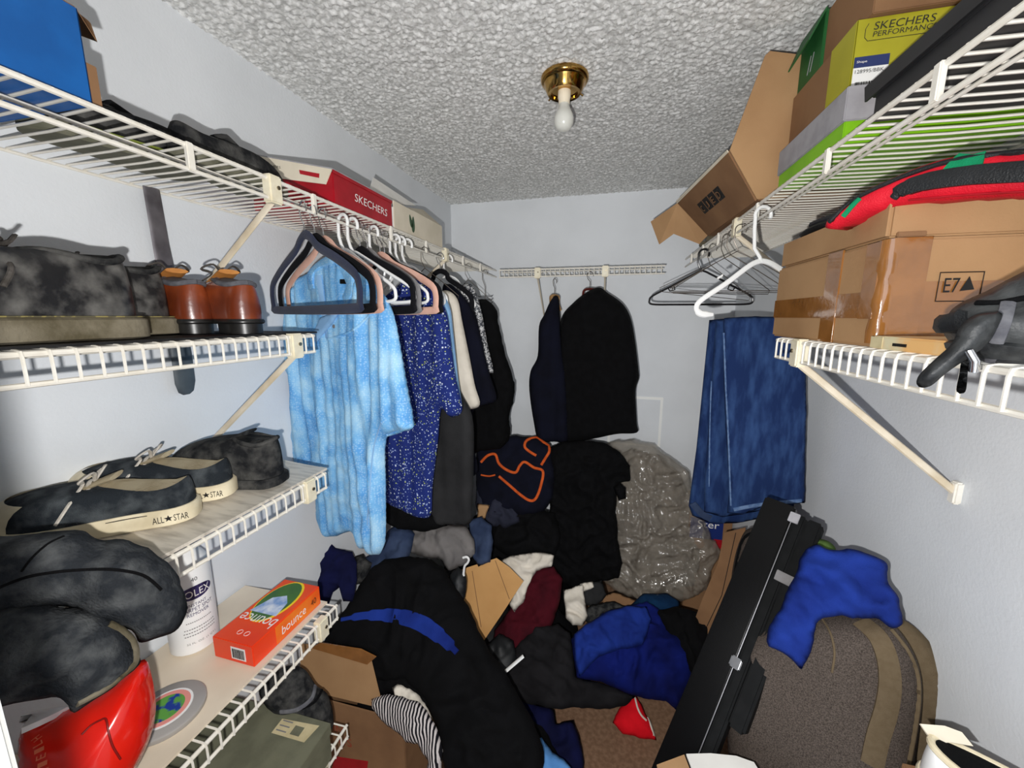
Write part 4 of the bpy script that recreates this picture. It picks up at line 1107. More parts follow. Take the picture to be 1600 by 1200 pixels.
garment('printed_shirt', 'grey and white printed shirt next to the furry black coat', 'shirt',
    [(712, 460), (724, 444), (738, 446), (748, 470), (755, 500), (762, 540), (771, 580), (762, 584), (740, 590), (725, 540)], pl, 0.020, m_greyprint, SH, R=0.03, res=0.013, fold=(0, 14, 1.5, 0.010), seed=14)
pl = vplane(XRod, 1.90, 0)
coat = garment('black_coat', 'black coat with a fur collar, last garment on the left rod', 'coat',
    [(728, 480), (745, 468), (762, 470), (776, 486), (782, 520), (790, 556), (803, 598), (802, 630), (796, 642), (796, 684), (780, 700), (750, 705), (725, 700), (720, 560)], pl, 0.045, m_blackwool, None, R=0.05, res=0.014, fold=(0, 12, 1.5, 0.016), jitter=0.006, seed=15)
# the belt hanger on the rod's end
t = thing('tie_hanger', 'small dark wire tie hanger with side prongs at the rod end', 'hanger', (-0.66, 2.15, 1.97))
MB().tube([V((-0.69 + 0.016 * math.cos(a), 2.17, 1.984 + 0.016 * math.sin(a))) for a in (-0.4, 0.2, 0.9, 1.6, 2.3, 3.0)] + [V((-0.705, 2.17, 1.95)), V((-0.69, 2.17, 1.91)), V((-0.69, 2.17, 1.76))], 0.0018, 6).build('hook', m_wire, t)
for k in range(6):
    z = 1.855 - k * 0.018
    MB().tube([V((-0.735, 2.17, z + 0.004)), V((-0.727, 2.17, z - 0.002)), V((-0.69, 2.17, z)), V((-0.653, 2.17, z - 0.002)), V((-0.645, 2.17, z + 0.004))], 0.002, 6).build('prong', m_black_plastic, t)

# ------------------------------------------------------------------ jackets on the end wall shelf
EG = 'jackets on the end wall shelf'
YBk = 2.145; zbk = 1.992 - 0.038
hanger('wood', V((-0.105, YBk - 0.004, zbk)), 0, m_wood, 'dark red wooden hanger holding the black blazer', None, hook_mat=m_wire, w=0.06)
hanger('wood', V((-0.290, YBk - 0.004, zbk - 0.03)), 62, m_palewood, 'pale wooden hanger holding the dark navy suit jacket', None, hook_mat=m_wire, w=0.05)
pl = vplane(-0.1, 2.125, 0)
garment('blazer', 'black blazer hanging squarely on a wooden hanger at the end wall', 'jacket',
    [(876, 500), (895, 474), (918, 456), (936, 449), (950, 458), (972, 474), (985, 496), (992, 530), (998, 580), (998, 592), (993, 612), (995, 660), (995, 676), (965, 678), (935, 684), (905, 690), (885, 690), (872, 640), (872, 560)], pl, 0.05, m_blackwool, EG, R=0.05, res=0.014, fold=(0, 10, 1.2, 0.012), seed=16)
pl = vplane(-0.33, 2.06, 18)
nj = garment('suit_jacket', 'dark navy suit jacket hanging edge-on beside the black blazer', 'jacket',
    [(866, 463), (873, 466), (875, 490), (878, 540), (885, 600), (888, 660), (886, 690), (866, 690), (842, 688), (834, 660), (827, 610), (829, 580), (840, 556), (842, 510), (850, 492), (858, 474)], pl, 0.045, m_navycloth, EG, R=0.05, res=0.013, fold=(0, 14, 1.2, 0.018), seed=17)

# ------------------------------------------------------------------ things on the long right shelf
ZR = 2.035 + 0.0068
def box_thing(name, label, lo, hi, mat, lid=None, lid_h=0.0, group=None, bev=0.0015):
    """a shoebox: body and lid; returns the thing"""
    t = thing(name, label, 'box', ((lo[0] + hi[0]) / 2, (lo[1] + hi[1]) / 2, lo[2]), group)
    if lid is None:
        MB().box(lo, hi).build('body', mat, t, bevel=bev)
    else:
        MB().box((lo[0] + 0.002, lo[1] + 0.002, lo[2]), (hi[0] - 0.002, hi[1] - 0.002, hi[2] - 0.002)).build('body', mat, t, bevel=bev)
        MB().box((lo[0] - 0.0015, lo[1] - 0.0015, hi[2] - lid_h), (hi[0] + 0.0005, hi[1] + 0.0015, hi[2])).build('lid', lid, t, bevel=bev)
    return t

t = box_thing('shoebox', 'lime green shoebox with a grey lid, at the bottom of its stack', (0.385, 0.868, ZR), (0.665, 1.148, 2.132), m_lime, m_greylid, 0.055)
# yellow shoebox with printed end
y0, y1, zb, zt = 0.94, 1.205, 2.133, 2.272
t = thing('shoebox', 'mustard yellow and brown shoebox with a white barcode label', 'box', (0.54, 1.07, zb))
MB().box((0.42, y0 + 0.003, zb), (0.668, y1, zt)).build('body', m_card2, t, bevel=0.0015)
MB().box((0.4185, y0, zb), (0.6695, y0 + 0.004, zt + 0.001)).build('end_panel', m_yellow, t, bevel=0.001)
MB().box((0.4180, y0 + 0.001, zb), (0.4205, 1.028, zt + 0.001)).build('side_wrap', m_yellow, t, bevel=0.0008)
MB().tube([V((0.436, y0 - 0.0004, zt - 0.008)), V((0.432, y0 - 0.0004, zt - 0.016)), V((0.432, y0 - 0.0004, zt - 0.030)), V((0.437, y0 - 0.0004, zt - 0.036)), V((0.60, y0 - 0.0004, zt - 0.036))], 0.0005, 5).build('window_line', m_blackbox, t)
lettering('SKECHERS', 'lettering', t, m_blackbox, (0.444, y0 - 0.0006, zt - 0.020), (1, 0, 0), (0, 0, 1), 0.0125, 0.092, shear=0.12)
lettering('PERFORMANCE', 'lettering', t, m_blackbox, (0.444, y0 - 0.0006, zt - 0.031), (1, 0, 0), (0, 0, 1), 0.0085, 0.096, shear=0.1)
m_navyprint = material('navy_print', rgb(40, 54, 104), 0.5)
MB().box((0.4205, y0 - 0.0012, zb + 0.010), (0.475, y0 - 0.0002, zb + 0.060)).build('barcode_label', m_whitepaper, t)
MB().box((0.4205, y0 - 0.0014, zb + 0.060), (0.475, y0 - 0.0002, zb + 0.078)).build('size_label', m_navyprint, t, bevel=0.0004)
lettering('Shape', 'label_lettering', t, m_inkwhite, (0.424, y0 - 0.0018, zb + 0.066), (1, 0, 0), (0, 0, 1), 0.005, 0.016)
lettering('128995/BBK', 'label_lettering', t, m_ink, (0.423, y0 - 0.0016, zb + 0.050), (1, 0, 0), (0, 0, 1), 0.006, 0.045)
mb = MB(); x = 0.426
while x < 0.468:
    w = random.choice((0.0007, 0.0012, 0.0018)); mb.box((x, y0 - 0.0018, zb + 0.016), (x + w, y0 - 0.0008, zb + 0.036)); x += w + random.choice((0.0008, 0.0014))
tag(mb.build('barcode_bars', m_ink, t), kind='stuff')
# brown and green box on top of it
t = thing('shoebox', 'brown box with a dark green end, topmost near the ceiling', 'box', (0.54, 1.08, 2.274))
MB().box((0.435, 0.930, 2.274), (0.668, 1.105, 2.395)).build('body', m_card2, t, bevel=0.0015)
MB().box((0.430, 1.105, 2.262), (0.668, 1.215, 2.398)).build('green_end', m_green, t, bevel=0.0015)
MB().panel([(0.429, 1.215, 2.398), (0.429, 1.10, 2.398), (0.405, 1.11, 2.345), (0.405, 1.212, 2.335)], 0.003).build('green_flap', m_green, t)
for k in range(2):
    MB().panel([(0.4292, 1.150 + 0.014 * k, 2.30), (0.4292, 1.153 + 0.014 * k, 2.30), (0.4292, 1.143 + 0.014 * k, 2.335), (0.4292, 1.140 + 0.014 * k, 2.335)], 0.0006).build('pale_mark', m_greylid, t)
# black box, closest
t = box_thing('shoebox', 'flat black shoebox with an overhanging lid, closest on its shelf', (0.388, 0.50, ZR), (0.668, 0.795, 2.100), m_blackbox, m_blackbox, 0.022)
MB().panel([(0.384, 0.50, 2.102), (0.384, 0.812, 2.102), (0.384, 0.806, 2.078), (0.384, 0.50, 2.082)], 0.003).build('lid_side', m_blackbox, t)
box_thing('shoebox', 'flat orange box lying on the black shoebox', (0.45, 0.56, 2.102), (0.66, 0.80, 2.150), material('amber_board', rgb(236, 176, 84), 0.5, rgb(224, 160, 70), 10), bev=0.002)

# open carton whose side leans out over the shelf edge
t = thing('open_carton', 'large open brown carton leaning out over the shelf, black print on its flap', 'box', (0.48, 1.45, ZR))
e = 0.0045
MB().panel([(0.366, 1.222, 2.046), (0.290, 1.222, 2.172), (0.352, 1.222, 2.384), (0.362, 1.222, 2.392), (0.440, 1.222, 2.372), (0.660, 1.222, 2.34), (0.660, 1.222, 2.046)], e).build('end_panel', m_card, t)
MB().panel([(0.350, 1.684, 2.044), (0.236, 1.684, 2.168), (0.152, 1.80, 2.130), (0.190, 1.79, 2.036), (0.238, 1.75, 2.068), (0.330, 1.72, 2.020)], e).build('end_flap', m_card, t)
MB().panel([(0.370, 1.226, 2.046), (0.355, 1.70, 2.046), (0.660, 1.70, 2.046), (0.660, 1.226, 2.046)], e).build('bottom_panel', m_card2, t)
MB().panel([(0.660, 1.226, 2.046), (0.660, 1.226, 2.34), (0.660, 1.70, 2.34), (0.660, 1.70, 2.046)], e).build('back_panel', m_card2, t)
MB().panel([(0.360, 1.70, 2.046), (0.660, 1.70, 2.046), (0.660, 1.70, 2.30), (0.420, 1.70, 2.26)], e).build('far_panel', m_card2, t)
MB().panel([(0.2880, 1.2235, 2.168), (0.2840, 1.2235, 2.174), (0.2285, 1.684, 2.174), (0.2330, 1.684, 2.164)], 0.002).build('torn_edge', m_cream, t)
c00, c10, c11, c01 = V((0.366, 1.226, 2.044)), V((0.350, 1.68, 2.044)), V((0.232, 1.68, 2.170)), V((0.288, 1.226, 2.172))
def on_side(a, b, lift=0.0034):              # a along the box, b up the leaning side
    p = (c00.lerp(c10, a)).lerp(c01.lerp(c11, a), b)
    dy = (c10 - c00).lerp(c11 - c01, b); dz = (c01 - c00).lerp(c11 - c10, a)
    n = dy.cross(dz).normalized()
    return p + (n if n.x < 0 else -n) * lift
MB().loft([[on_side(a / 8, 0, -0.002), on_side(a / 8, 0, 0.0025), on_side(a / 8, 0.5, 0.0025), on_side(a / 8, 1, 0.0025), on_side(a / 8, 1, -0.002), on_side(a / 8, 0.5, -0.002)] for a in range(9)]).build('side_panel', m_card2, t, angle=30)
for k in range(4):                      # four black squares of a printed mark
    a = 0.30 + 0.112 * k; b0, b1 = 0.40, 0.66
    MB().panel([on_side(a, b0), on_side(a + 0.096, b0), on_side(a + 0.096, b1), on_side(a, b1)], 0.0008).build('printed_square', m_ink, t, smooth=False)
    q = on_side(a + 0.080, b0 + 0.05, 0.0045)
    lettering('CJED'[3 - k], 'printed_letter', t, m_card2, q, on_side(a, b0) - on_side(a + 0.096, b0), on_side(a, b1) - on_side(a, b0), 0.022, 0.022)

# shoes and papers lying further along the shelf, behind the carton
for k, (yy, cc, lab) in enumerate(((1.86, m_darksuede, 'dark worn shoe at the far end of the right shelf'), (1.98, m_greysuede, 'grey worn shoe at the far end of the right shelf'))):
    shoe('worn_shoe', lab, 'shoe', 'worn shoes at the shelf end', (0.655, yy, ZR), 178, L=0.27, W=0.1, H=0.07, instep=0.08, toe=0.045, sole=0.02, mats=(cc, m_mudsole, m_darksuede, m_darklace, m_darksuede))

# ------------------------------------------------------------------ things on the short right shelf
ZL = 1.688 + 0.0066
def taped_carton():
    x0, x1, y0, y1, z0, z1 = 0.388, 0.672, 0.705, 1.085, ZL, 1.852
    t = thing('taped_carton', 'brown carton bound with shiny brown packing tape on the short shelf', 'box', (0.53, 0.9, z0))
    MB().box((x0, y0, z0), (x1, y1, z1)).build('body', m_card, t, bevel=0.004)
    d = 0.0014
    def side(ya, yb, za, zb, d=d, nm='tape'): MB().box((x0 - d, ya, za), (x0 + 0.001, yb, zb)).build(nm, m_tape, t, bevel=0.0005)
    def end(xa, xb, za, zb, d=d, nm='tape'): MB().box((xa, y0 - d, za), (xb, y0 + 0.001, zb)).build(nm, m_tape, t, bevel=0.0005)
    side(y0 + 0.012, y1, 1.738, 1.778)
    side(0.815, 0.862, z0, 1.853, 0.0022)
    side(0.713, 0.748, 1.737, 1.85, 0.0029)
    end(x0 + 0.006, x0 + 0.052, 1.71, 1.852, 0.0022)
    end(x0 + 0.05, x1, 1.712, 1.790)
    # the tape wraps round the near corner in a loose shiny fold
    r = []
    for k in range(9):
        z = 1.700 + 0.151 * k / 8
        w = 0.0022 + 0.0012 * math.sin(k * 2.3)
        r.append([V((x0 - w, y0 + 0.016, z)), V((x0 - w * 1.3, y0 + 0.004, z)), V((x0 + 0.002, y0 - w * 1.5, z)), V((x0 + 0.014, y0 - w, z)), V((x0 + 0.012, y0 + 0.002, z)), V((x0 + 0.002, y0 + 0.012, z))])
    MB().loft(r).build('corner_tape', m_tape, t, angle=80)
    # printed frame with a symbol
    fx, fz = 0.455, 1.802
    fr = [(fx, y0 - 0.002, fz), (fx, y0 - 0.002, fz - 0.040), (fx + 0.050, y0 - 0.002, fz - 0.040), (fx + 0.050, y0 - 0.002, fz)]
    MB().tube(fr, 0.0009, 4, closed=True).build('printed_frame', m_ink, t)
    lettering('E7', 'printed_mark', t, m_ink, (fx + 0.006, y0 - 0.0022, fz - 0.028), (1, 0, 0), (0, 0, 1), 0.020, 0.018)
    MB().panel([(fx + 0.026, y0 - 0.0022, fz - 0.026), (fx + 0.042, y0 - 0.0022, fz - 0.024), (fx + 0.034, y0 - 0.0022, fz - 0.006)], 0.0006).build('printed_mark', m_ink, t, smooth=False)
taped_carton()
t = thing('carton', 'shallow brown carton on top of the taped one', 'box', (0.53, 0.88, 1.8535))
MB().box((0.391, 0.712, 1.8535), (0.672, 1.070, 1.905)).build('body', m_card, t, bevel=0.003)
MB().panel([(0.3885, 0.712, 1.8560), (0.3885, 1.070, 1.8560), (0.3885, 1.070, 1.9055), (0.3885, 0.712, 1.9055)], 0.003).build('side_flap', m_card, t)
MB().box((0.4, 0.7085, 1.8535), (0.435, 0.7135, 1.861)).build('torn_edge', m_card2, t, bevel=0.001)
t = thing('flat_box', 'thin cream and orange flat box sticking out under the leather bag', 'box', (0.47, 0.60, ZL))
MB().box((0.378, 0.525, ZL), (0.62, 0.690, ZL + 0.018)).build('body', material('cream_orange_print', rgb(228, 180, 116), 0.5, rgb(216, 206, 170), 14, 0.45, 0.6), t, bevel=0.002)
MB().box((0.3772, 0.665, ZL + 0.001), (0.3790, 0.6905, ZL + 0.017)).build('edge_label', m_paper, t)
for k in range(3):
    MB().box((0.3768, 0.618 + 0.009 * k, ZL + 0.006), (0.3784, 0.625 + 0.009 * k, ZL + 0.010)).build('print_smudge', m_ink, t)

rp = Plane(at(1420, 322, X=0.402), V((-0.80, -0.58, 0.12)))
rb = garment('lunch_bag', 'red padded bag with a black band and green patch on the shallow carton', 'bag',
    [(1290, 356), (1293, 346), (1314, 326), (1345, 302), (1400, 276), (1450, 256), (1500, 243), (1560, 236), (1640, 230), (1700, 226), (1740, 260), (1740, 300), (1660, 304), (1600, 306), (1500, 311), (1420, 318), (1370, 331), (1330, 346), (1303, 357)], rp, 0.016, m_red, R=0.025, res=0.008, back=4.0, crumple=(7, 0.0012), seed=31)
surf_strip('black_band', rb, [(1398, 308), (1412, 296), (1450, 284), (1510, 275), (1560, 271), (1640, 266)], 0.020, m_black_nylon, rb, t=0.006, widths=[0.010, 0.018, 0.021, 0.022, 0.022, 0.022, 0.022, 0.022])
surf_strip('edge_piping', rb, [(1296, 347), (1330, 316), (1380, 290), (1440, 266), (1500, 250), (1570, 241), (1640, 236)], 0.006, m_black_nylon, rb, t=0.004)
m_patch = cloth('green_patch', rgb(24, 138, 92), rgb(18, 122, 80), 20)
surf_strip('green_patch', rb, [(1486, 254), (1512, 256), (1538, 250)], 0.022, m_patch, rb, t=0.003)
surf_strip('green_tab', rb, [(1318, 338), (1330, 324), (1344, 310)], 0.007, m_patch, rb, t=0.003)
surf_strip('seam', rb, [(1420, 312), (1520, 303), (1640, 297)], 0.003, m_redbox, rb, t=0.002)
t = thing('shoulder_strap', 'black webbing strap coiled on the shallow carton beside the red bag', 'strap', (0.43, 1.0, 1.907))
MB().tube(spline([(0.60, 1.06, 1.916), (0.50, 1.058, 1.918), (0.43, 1.045, 1.917), (0.405, 1.00, 1.916), (0.412, 0.955, 1.922), (0.44, 0.93, 1.926)], 5), 0.014, 8, flat=0.45, up=(0, 0, 1)).build('webbing', m_black_nylon, t)
MB().tube([V((0.404, 0.985, 1.928)), V((0.415, 0.955, 1.932)), V((0.43, 0.94, 1.936))], 0.008, 8).build('buckle', m_black_plastic, t)

m_wornblack = material('worn_black_leather', rgb(24, 26, 28), 0.5, rgb(92, 94, 94), 40, 0.38, 0.95, bump=0.6, bscale=150, spec=0.4, detail=8)
bp_ = Plane(at(1540, 500, Y=0.53), V((-0.62, -0.78, 0.10)))
lb = garment('leather_bag', 'worn black leather bag with a hanging strap at the shelf front', 'bag',
    [(1478, 512), (1482, 490), (1500, 474), (1540, 455), (1580, 434), (1620, 416), (1700, 390), (1760, 420), (1760, 570), (1660, 575), (1600, 572), (1560, 570), (1520, 560), (1490, 545), (1480, 530), (1474, 520)], bp_, 0.045, m_wornblack, R=0.05, res=0.008, back=1.4, fold=(80, 14, 5, 0.010), crumple=(11, 0.007), seed=33)
surf_strip('side_band', lb, [(1574, 475), (1566, 510), (1556, 540), (1545, 562)], 0.010, m_greysuede, lb, t=0.004)
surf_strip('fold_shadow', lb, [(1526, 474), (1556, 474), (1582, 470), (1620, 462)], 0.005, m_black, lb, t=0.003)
surf_strip('cross_strap', lb, [(1482, 545), (1520, 543), (1560, 546), (1640, 552)], 0.020, m_wornblack, lb, t=0.006)
surf_strip('gathered_lump', lb, [(1474, 506), (1492, 506), (1512, 500)], 0.020, m_black_nylon, lb, t=0.012)
sp = Plane(at(1480, 560, Y=0.49), V((-0.62, -0.78, 0.10)))
st = soft('hanging_strap', [(1432, 600), (1436, 586), (1460, 562), (1486, 538), (1500, 510), (1520, 494), (1548, 488), (1566, 490), (1556, 516), (1540, 540), (1512, 560), (1480, 582), (1456, 602), (1440, 606)], sp, 0.010, m_wornblack, lb, R=0.018, res=0.006, back=0.8, crumple=(16, 0.003), seed=35)
tb = soft('buckle_tongue', [(1504, 556), (1516, 560), (1512, 580), (1508, 612), (1494, 612), (1498, 585)], sp, 0.004, m_black_nylon, lb, R=0.008, res=0.005, seed=36, off=-0.004)
bc = sp.hit(1522, 564)
MB().tube([bc + V((-0.006, 0, 0.010)), bc + V((-0.002, -0.004, 0)), bc + V((0.0, -0.002, -0.010))], 0.0038, 10).build('chrome_buckle', m_chrome, lb)

# ------------------------------------------------------------------ hangers and jeans under the long right shelf
RH = 'hangers on the right rod'
XR2, zr2 = 0.375, 2.035 - 0.038
hanger('open', V((XR2, 1.19, zr2)), 16, m_white_gloss, 'empty white plastic hanger in front of the folded jeans', RH, tilt=-4, w=0.172)
hanger('plastic', V((XR2, 1.85, zr2)), 6, m_black_plastic, 'empty black plastic hanger near the end wall', RH, w=0.205)
hanger('wire', V((XR2, 1.70, zr2)), 20, m_wire, 'bent thin wire hanger between the black and white hangers', RH, w=0.19, tilt=5)
hanger('wire', V((XR2, 1.52, zr2)), 24, m_wire, 'thin wire hanger holding the rear jeans', RH, w=0.19)
hanger('wire', V((XR2, 1.45, zr2)), 14, m_wire, 'thin wire hanger holding the middle jeans', RH, w=0.19)
hanger('wire', V((XR2, 1.37, zr2)), 8, m_wire, 'thin wire hanger holding the foremost jeans', RH, w=0.19)
JG = 'jeans folded over hangers'
pl = vplane(0.43, 1.50, 6)
garment('jeans', 'blue jeans folded over a hanger, rearmost of the three', 'jeans', [(1108, 500), (1150, 496), (1240, 498), (1250, 640), (1240, 800), (1150, 818), (1110, 818), (1082, 806), (1076, 790), (1088, 700), (1098, 600)], pl, 0.012, m_denim, JG, sharp=True, R=0.02, res=0.012, fold=(0, 14, 1.0, 0.008), seed=41)
pl = vplane(0.43, 1.44, 4)
j2 = garment('jeans', 'blue jeans folded over a hanger, middle of the three', 'jeans', [(1118, 500), (1150, 496), (1240, 498), (1250, 640), (1240, 780), (1180, 800), (1130, 808), (1100, 800), (1100, 760), (1106, 680), (1112, 590)], pl, 0.012, m_denim, JG, sharp=True, R=0.02, res=0.012, fold=(0, 14, 1.0, 0.008), seed=42)
pl = vplane(0.43, 1.36, 2)
j3 = garment('jeans', 'faded blue jeans with a frayed hem, foremost of the three', 'jeans', [(1130, 504), (1132, 497), (1180, 494), (1225, 496), (1256, 500), (1259, 560), (1260, 640), (1258, 720), (1257, 786), (1230, 788), (1190, 792), (1160, 804), (1136, 802), (1140, 760), (1134, 680), (1130, 590)], pl, 0.012, m_denim, JG, sharp=True, R=0.018, res=0.010, fold=(0, 8, 0.8, 0.006), crumple=(4, 0.003), jitter=0.002, seed=43)
surf_strip('leg_seam', j3, [(1131, 520), (1134, 600), (1138, 680), (1142, 790)], 0.005, m_seam, j3, t=0.002)
surf_strip('hem', j3, [(1146, 796), (1190, 788), (1252, 782)], 0.012, m_seam, j3, t=0.003)
surf_strip('leg_seam', j2, [(1116, 520), (1110, 640), (1108, 760)], 0.004, m_seam, j2, t=0.002)
surf_strip('waistband', [o for o in COL.objects if o.name == 'jeans'], [(1082, 786), (1096, 802), (1110, 810)], 0.025, m_denim2, next(o for o in COL.objects if o.name == 'jeans'), t=0.004)

# ------------------------------------------------------------------ right side: suitcases, long black keyboard case, boxes
# big taupe suitcase standing on end against the right wall
def down(pl, u, z):
    lo, hi = 1100.0, 4000.0                 # the image row at which the plane reaches the height z in column u
    for _ in range(40):
        v = (lo + hi) / 2
        q = pl.hit(u, v)
        if q.z > z: lo = v
        else: hi = v
    return tuple(pl.hit(u, lo))
sp_ = Plane((0.465, 0.865, 0.66), V((-0.42, -0.88, 0.14)))
sc = garment('suitcase', 'large taupe tweed suitcase with webbing straps standing by the wall', 'suitcase',
    [down(sp_, 1190, 0.01), (1146, 1300), (1138, 1180), (1134, 1080), (1146, 1020), (1180, 985), (1240, 968), (1300, 962), (1360, 966), (1396, 978), (1422, 1010), (1438, 1050), (1441, 1100), (1432, 1180), (1418, 1300), down(sp_, 1330, 0.01)], sp_, 0.06, m_tweed, R=0.07, res=0.012, back=2.0, seed=51)
surf_strip('webbing_strap', sc, [(1345, 972), (1372, 996), (1386, 1030), (1390, 1070), (1384, 1110), (1372, 1150), (1362, 1195)], 0.034, m_strap, sc, t=0.005)
surf_strip('piping', sc, [(1285, 968), (1298, 990), (1304, 1020), (1300, 1050)], 0.004, m_strap, sc, t=0.003)
surf_strip('edge_binding', sc, [(1392, 984), (1416, 1015), (1431, 1050), (1434, 1090), (1428, 1140), (1418, 1195)], 0.006, m_strap, sc, t=0.005)
sp2 = Plane((0.50, 0.925, 0.66), V((-0.42, -0.88, 0.14)))
s2 = garment('suitcase', 'olive brown edge of a second suitcase tucked behind the tweed one', 'suitcase',
    [down(sp2, 1240, 0.01), (1320, 1100), (1360, 965), (1410, 968), (1450, 1000), (1475, 1040), (1481, 1080), (1474, 1120), (1462, 1200), down(sp2, 1360, 0.01)], sp2, 0.03, m_strap, R=0.04, res=0.014, back=1.2, seed=52)
# taupe soft case behind the long black box
sp3 = Plane(at(1180, 900, Y=1.36), V((-0.30, -0.90, 0.30)))
s3 = garment('soft_case', 'rounded taupe fabric case with dark piping behind the long black case', 'suitcase',
    [(1120, 1060), (1136, 960), (1146, 880), (1160, 836), (1176, 824), (1215, 818), (1260, 830), (1275, 900), (1270, 1000), (1240, 1100), (1180, 1130)], sp3, 0.05, m_tweed, R=0.05, res=0.012, back=1.5, seed=53)
surf_strip('piping', s3, [(1142, 960), (1150, 890), (1162, 844), (1182, 832), (1205, 832)], 0.008, m_black, s3, t=0.006)

# long black case leaning on the wall
def keyboard_case():
    a, b = V((0.129, 0.718, 0.595)), V((0.478, 1.110, 1.249))
    ax = (b - a).normalized()
    nrm = V((-0.55, -0.75, 0.0)); nrm = (nrm - ax * nrm.dot(ax)).normalized()     # face towards the viewer
    sd = ax.cross(nrm).normalized()
    if sd.x < 0: sd = -sd
    a = a - ax * 0.62
    t = thing('keyboard_case', 'long flat glossy black case leaning diagonally on the suitcases', 'case', (a.x, a.y, 0.0))
    M = Matrix.Identity(4)
    for i, w in enumerate((sd, nrm, ax)):
        for j in range(3): M[j][i] = w[j]
    M.translation = a
    Ln = (b - a).length
    m_gloss = material('glossy_black_shell', rgb(5, 5, 6), 0.25, spec=0.2)
    m_matte = material('matte_black_shell', rgb(14, 15, 16), 0.7, rgb(19, 20, 21), 40, spec=0.12)
    m_edge = material('silver_edge', rgb(150, 150, 154), 0.3, metal=0.9)
    MB().box((-0.050, -0.018, 0), (0.022, 0.012, Ln), M).build('lid_shell', m_gloss, t, bevel=0.004)
    MB().box((0.022, -0.055, 0.02), (0.048, 0.000, Ln - 0.012), M).build('base_shell', m_matte, t, bevel=0.006)
    MB().box((0.046, -0.050, Ln - 0.53), (0.082, 0.000, Ln - 0.014), M).build('side_pocket', m_matte, t, bevel=0.006)
    MB().box((0.0212, 0.0118, 0.01), (0.0230, 0.0138, Ln - 0.03), M).build('silver_line', m_edge, t, bevel=0.0006)
    MB().box((0.014, 0.008, Ln - 0.042), (0.036, 0.0150, Ln - 0.016), M).build('corner_plate', m_greylid, t, bevel=0.001)
    MB().box((0.030, -0.002, Ln - 0.19), (0.076, 0.003, Ln - 0.165), M).build('grey_tab', m_velvet_grey, t, bevel=0.001)
    MB().box((0.012, 0.010, Ln - 0.42), (0.036, 0.0185, Ln - 0.395), M).build('latch', m_chrome, t, bevel=0.003)
    MB().tube([M @ V((0.048, -0.012, Ln - 0.84)), M @ V((0.064, -0.016, Ln - 0.81)), M @ V((0.064, -0.016, Ln - 0.68)), M @ V((0.048, -0.012, Ln - 0.65))], 0.006, 8).build('handle', m_black_plastic, t)
keyboard_case()

# carton with a printed blue corner behind the jeans
t = thing('carton', 'brown carton with blue and red print standing behind the jeans', 'box', (0.56, 2.25, 0.0))
MB().box((0.46, 2.10, 0.0), (0.668, 2.42, 0.70)).build('body', m_card2, t, bevel=0.004)
MB().box((0.465, 2.0985, 0.575), (0.625, 2.1005, 0.69)).build('blue_print', material('blue_ink', rgb(16, 40, 108), 0.6), t)
lettering('Ster', 'lettering', t, m_inkwhite, (0.500, 2.0965, 0.640), (1, 0, 0), (0, 0, 1), 0.040, 0.105)
MB().box((0.585, 2.0975, 0.530), (0.625, 2.1000, 0.580)).build('red_print', m_redbox, t)
cb = Plane(at(1110, 930, Y=1.62), V((-0.5, -0.85, 0.12)))
t = thing('cardboard_sheet', 'narrow brown cardboard panel between the clear bag and the black case', 'cardboard', at(1110, 990, Y=1.62))
MB().panel([cb.hit(*q) for q in ((1132, 832), (1165, 824), (1160, 900), (1128, 1010), (1070, 1010), (1098, 935), (1122, 880))], 0.006).build('sheet', m_card2, t)
MB().tube([cb.hit(1150, 832) + cb.n * 0.003, cb.hit(1128, 930) + cb.n * 0.003, cb.hit(1092, 1005) + cb.n * 0.003], 0.0016, 5).build('fold_line', m_ink, t)

# carton that carries the sneaker at the near right, out of which only the top is near the frame
t = thing('carton', 'brown carton supporting the white sneaker by the right wall', 'box', (0.60, 0.55, 0))
MB().box((0.52, 0.33, 0.0), (0.672, 0.66, 1.003)).build('body', m_card2, t, bevel=0.004)
MB().box((0.50, 0.32, 1.003), (0.674, 0.67, 1.013)).build('lid', m_card2, t, bevel=0.002)
shoe('white_sneaker', 'white and black sneaker seen from above by the right wall', 'shoe', None, (0.505, 0.645, 1.014), -38, L=0.27, W=0.104, H=0.082, instep=0.085, toe=0.05, sole=0.025, mats=(m_white_gloss, m_cream_rubber, m_black, m_lace, m_black), opening=0.30, tongue=False, lace=False, dip=0.05, collar_mat=m_cream_rubber)
ws = [o for o in COL.objects if o.name == 'white_sneaker'][0]
MB().panel([at(1437, 1131, Y=0.655), at(1475, 1134, Y=0.66), at(1502, 1144, Y=0.655), at(1520, 1166, Y=0.640), at(1485, 1160, Y=0.640), at(1458, 1162, Y=0.648)], 0.004).build('heel_tab', m_cream, ws)

# open white-topped carton at the bottom edge
t = thing('carton', 'brown carton with a white flap at the bottom edge of the floor', 'box', (0.31, 0.64, 0.0))
MB().box((0.235, 0.46, 0.0), (0.42, 0.690, 0.796)).build('body', m_card2, t, bevel=0.004)
q = [at(u, v, Z=0.800) for u, v in ((1072, 1179), (1110, 1178), (1150, 1182), (1178, 1192))]
MB().panel([q[0], q[1], q[2], q[3], V((0.40, 0.60, 0.8)), V((0.24, 0.60, 0.8))], 0.004).build('white_flap', m_whiteboard, t)
q = [at(u, v, Z=0.800) for u, v in ((1069, 1180), (1026, 1196))]
MB().panel([q[0], q[1], V((0.16, 0.60, 0.8)), V((0.237, 0.60, 0.8))], 0.004).build('brown_flap', m_card, t)

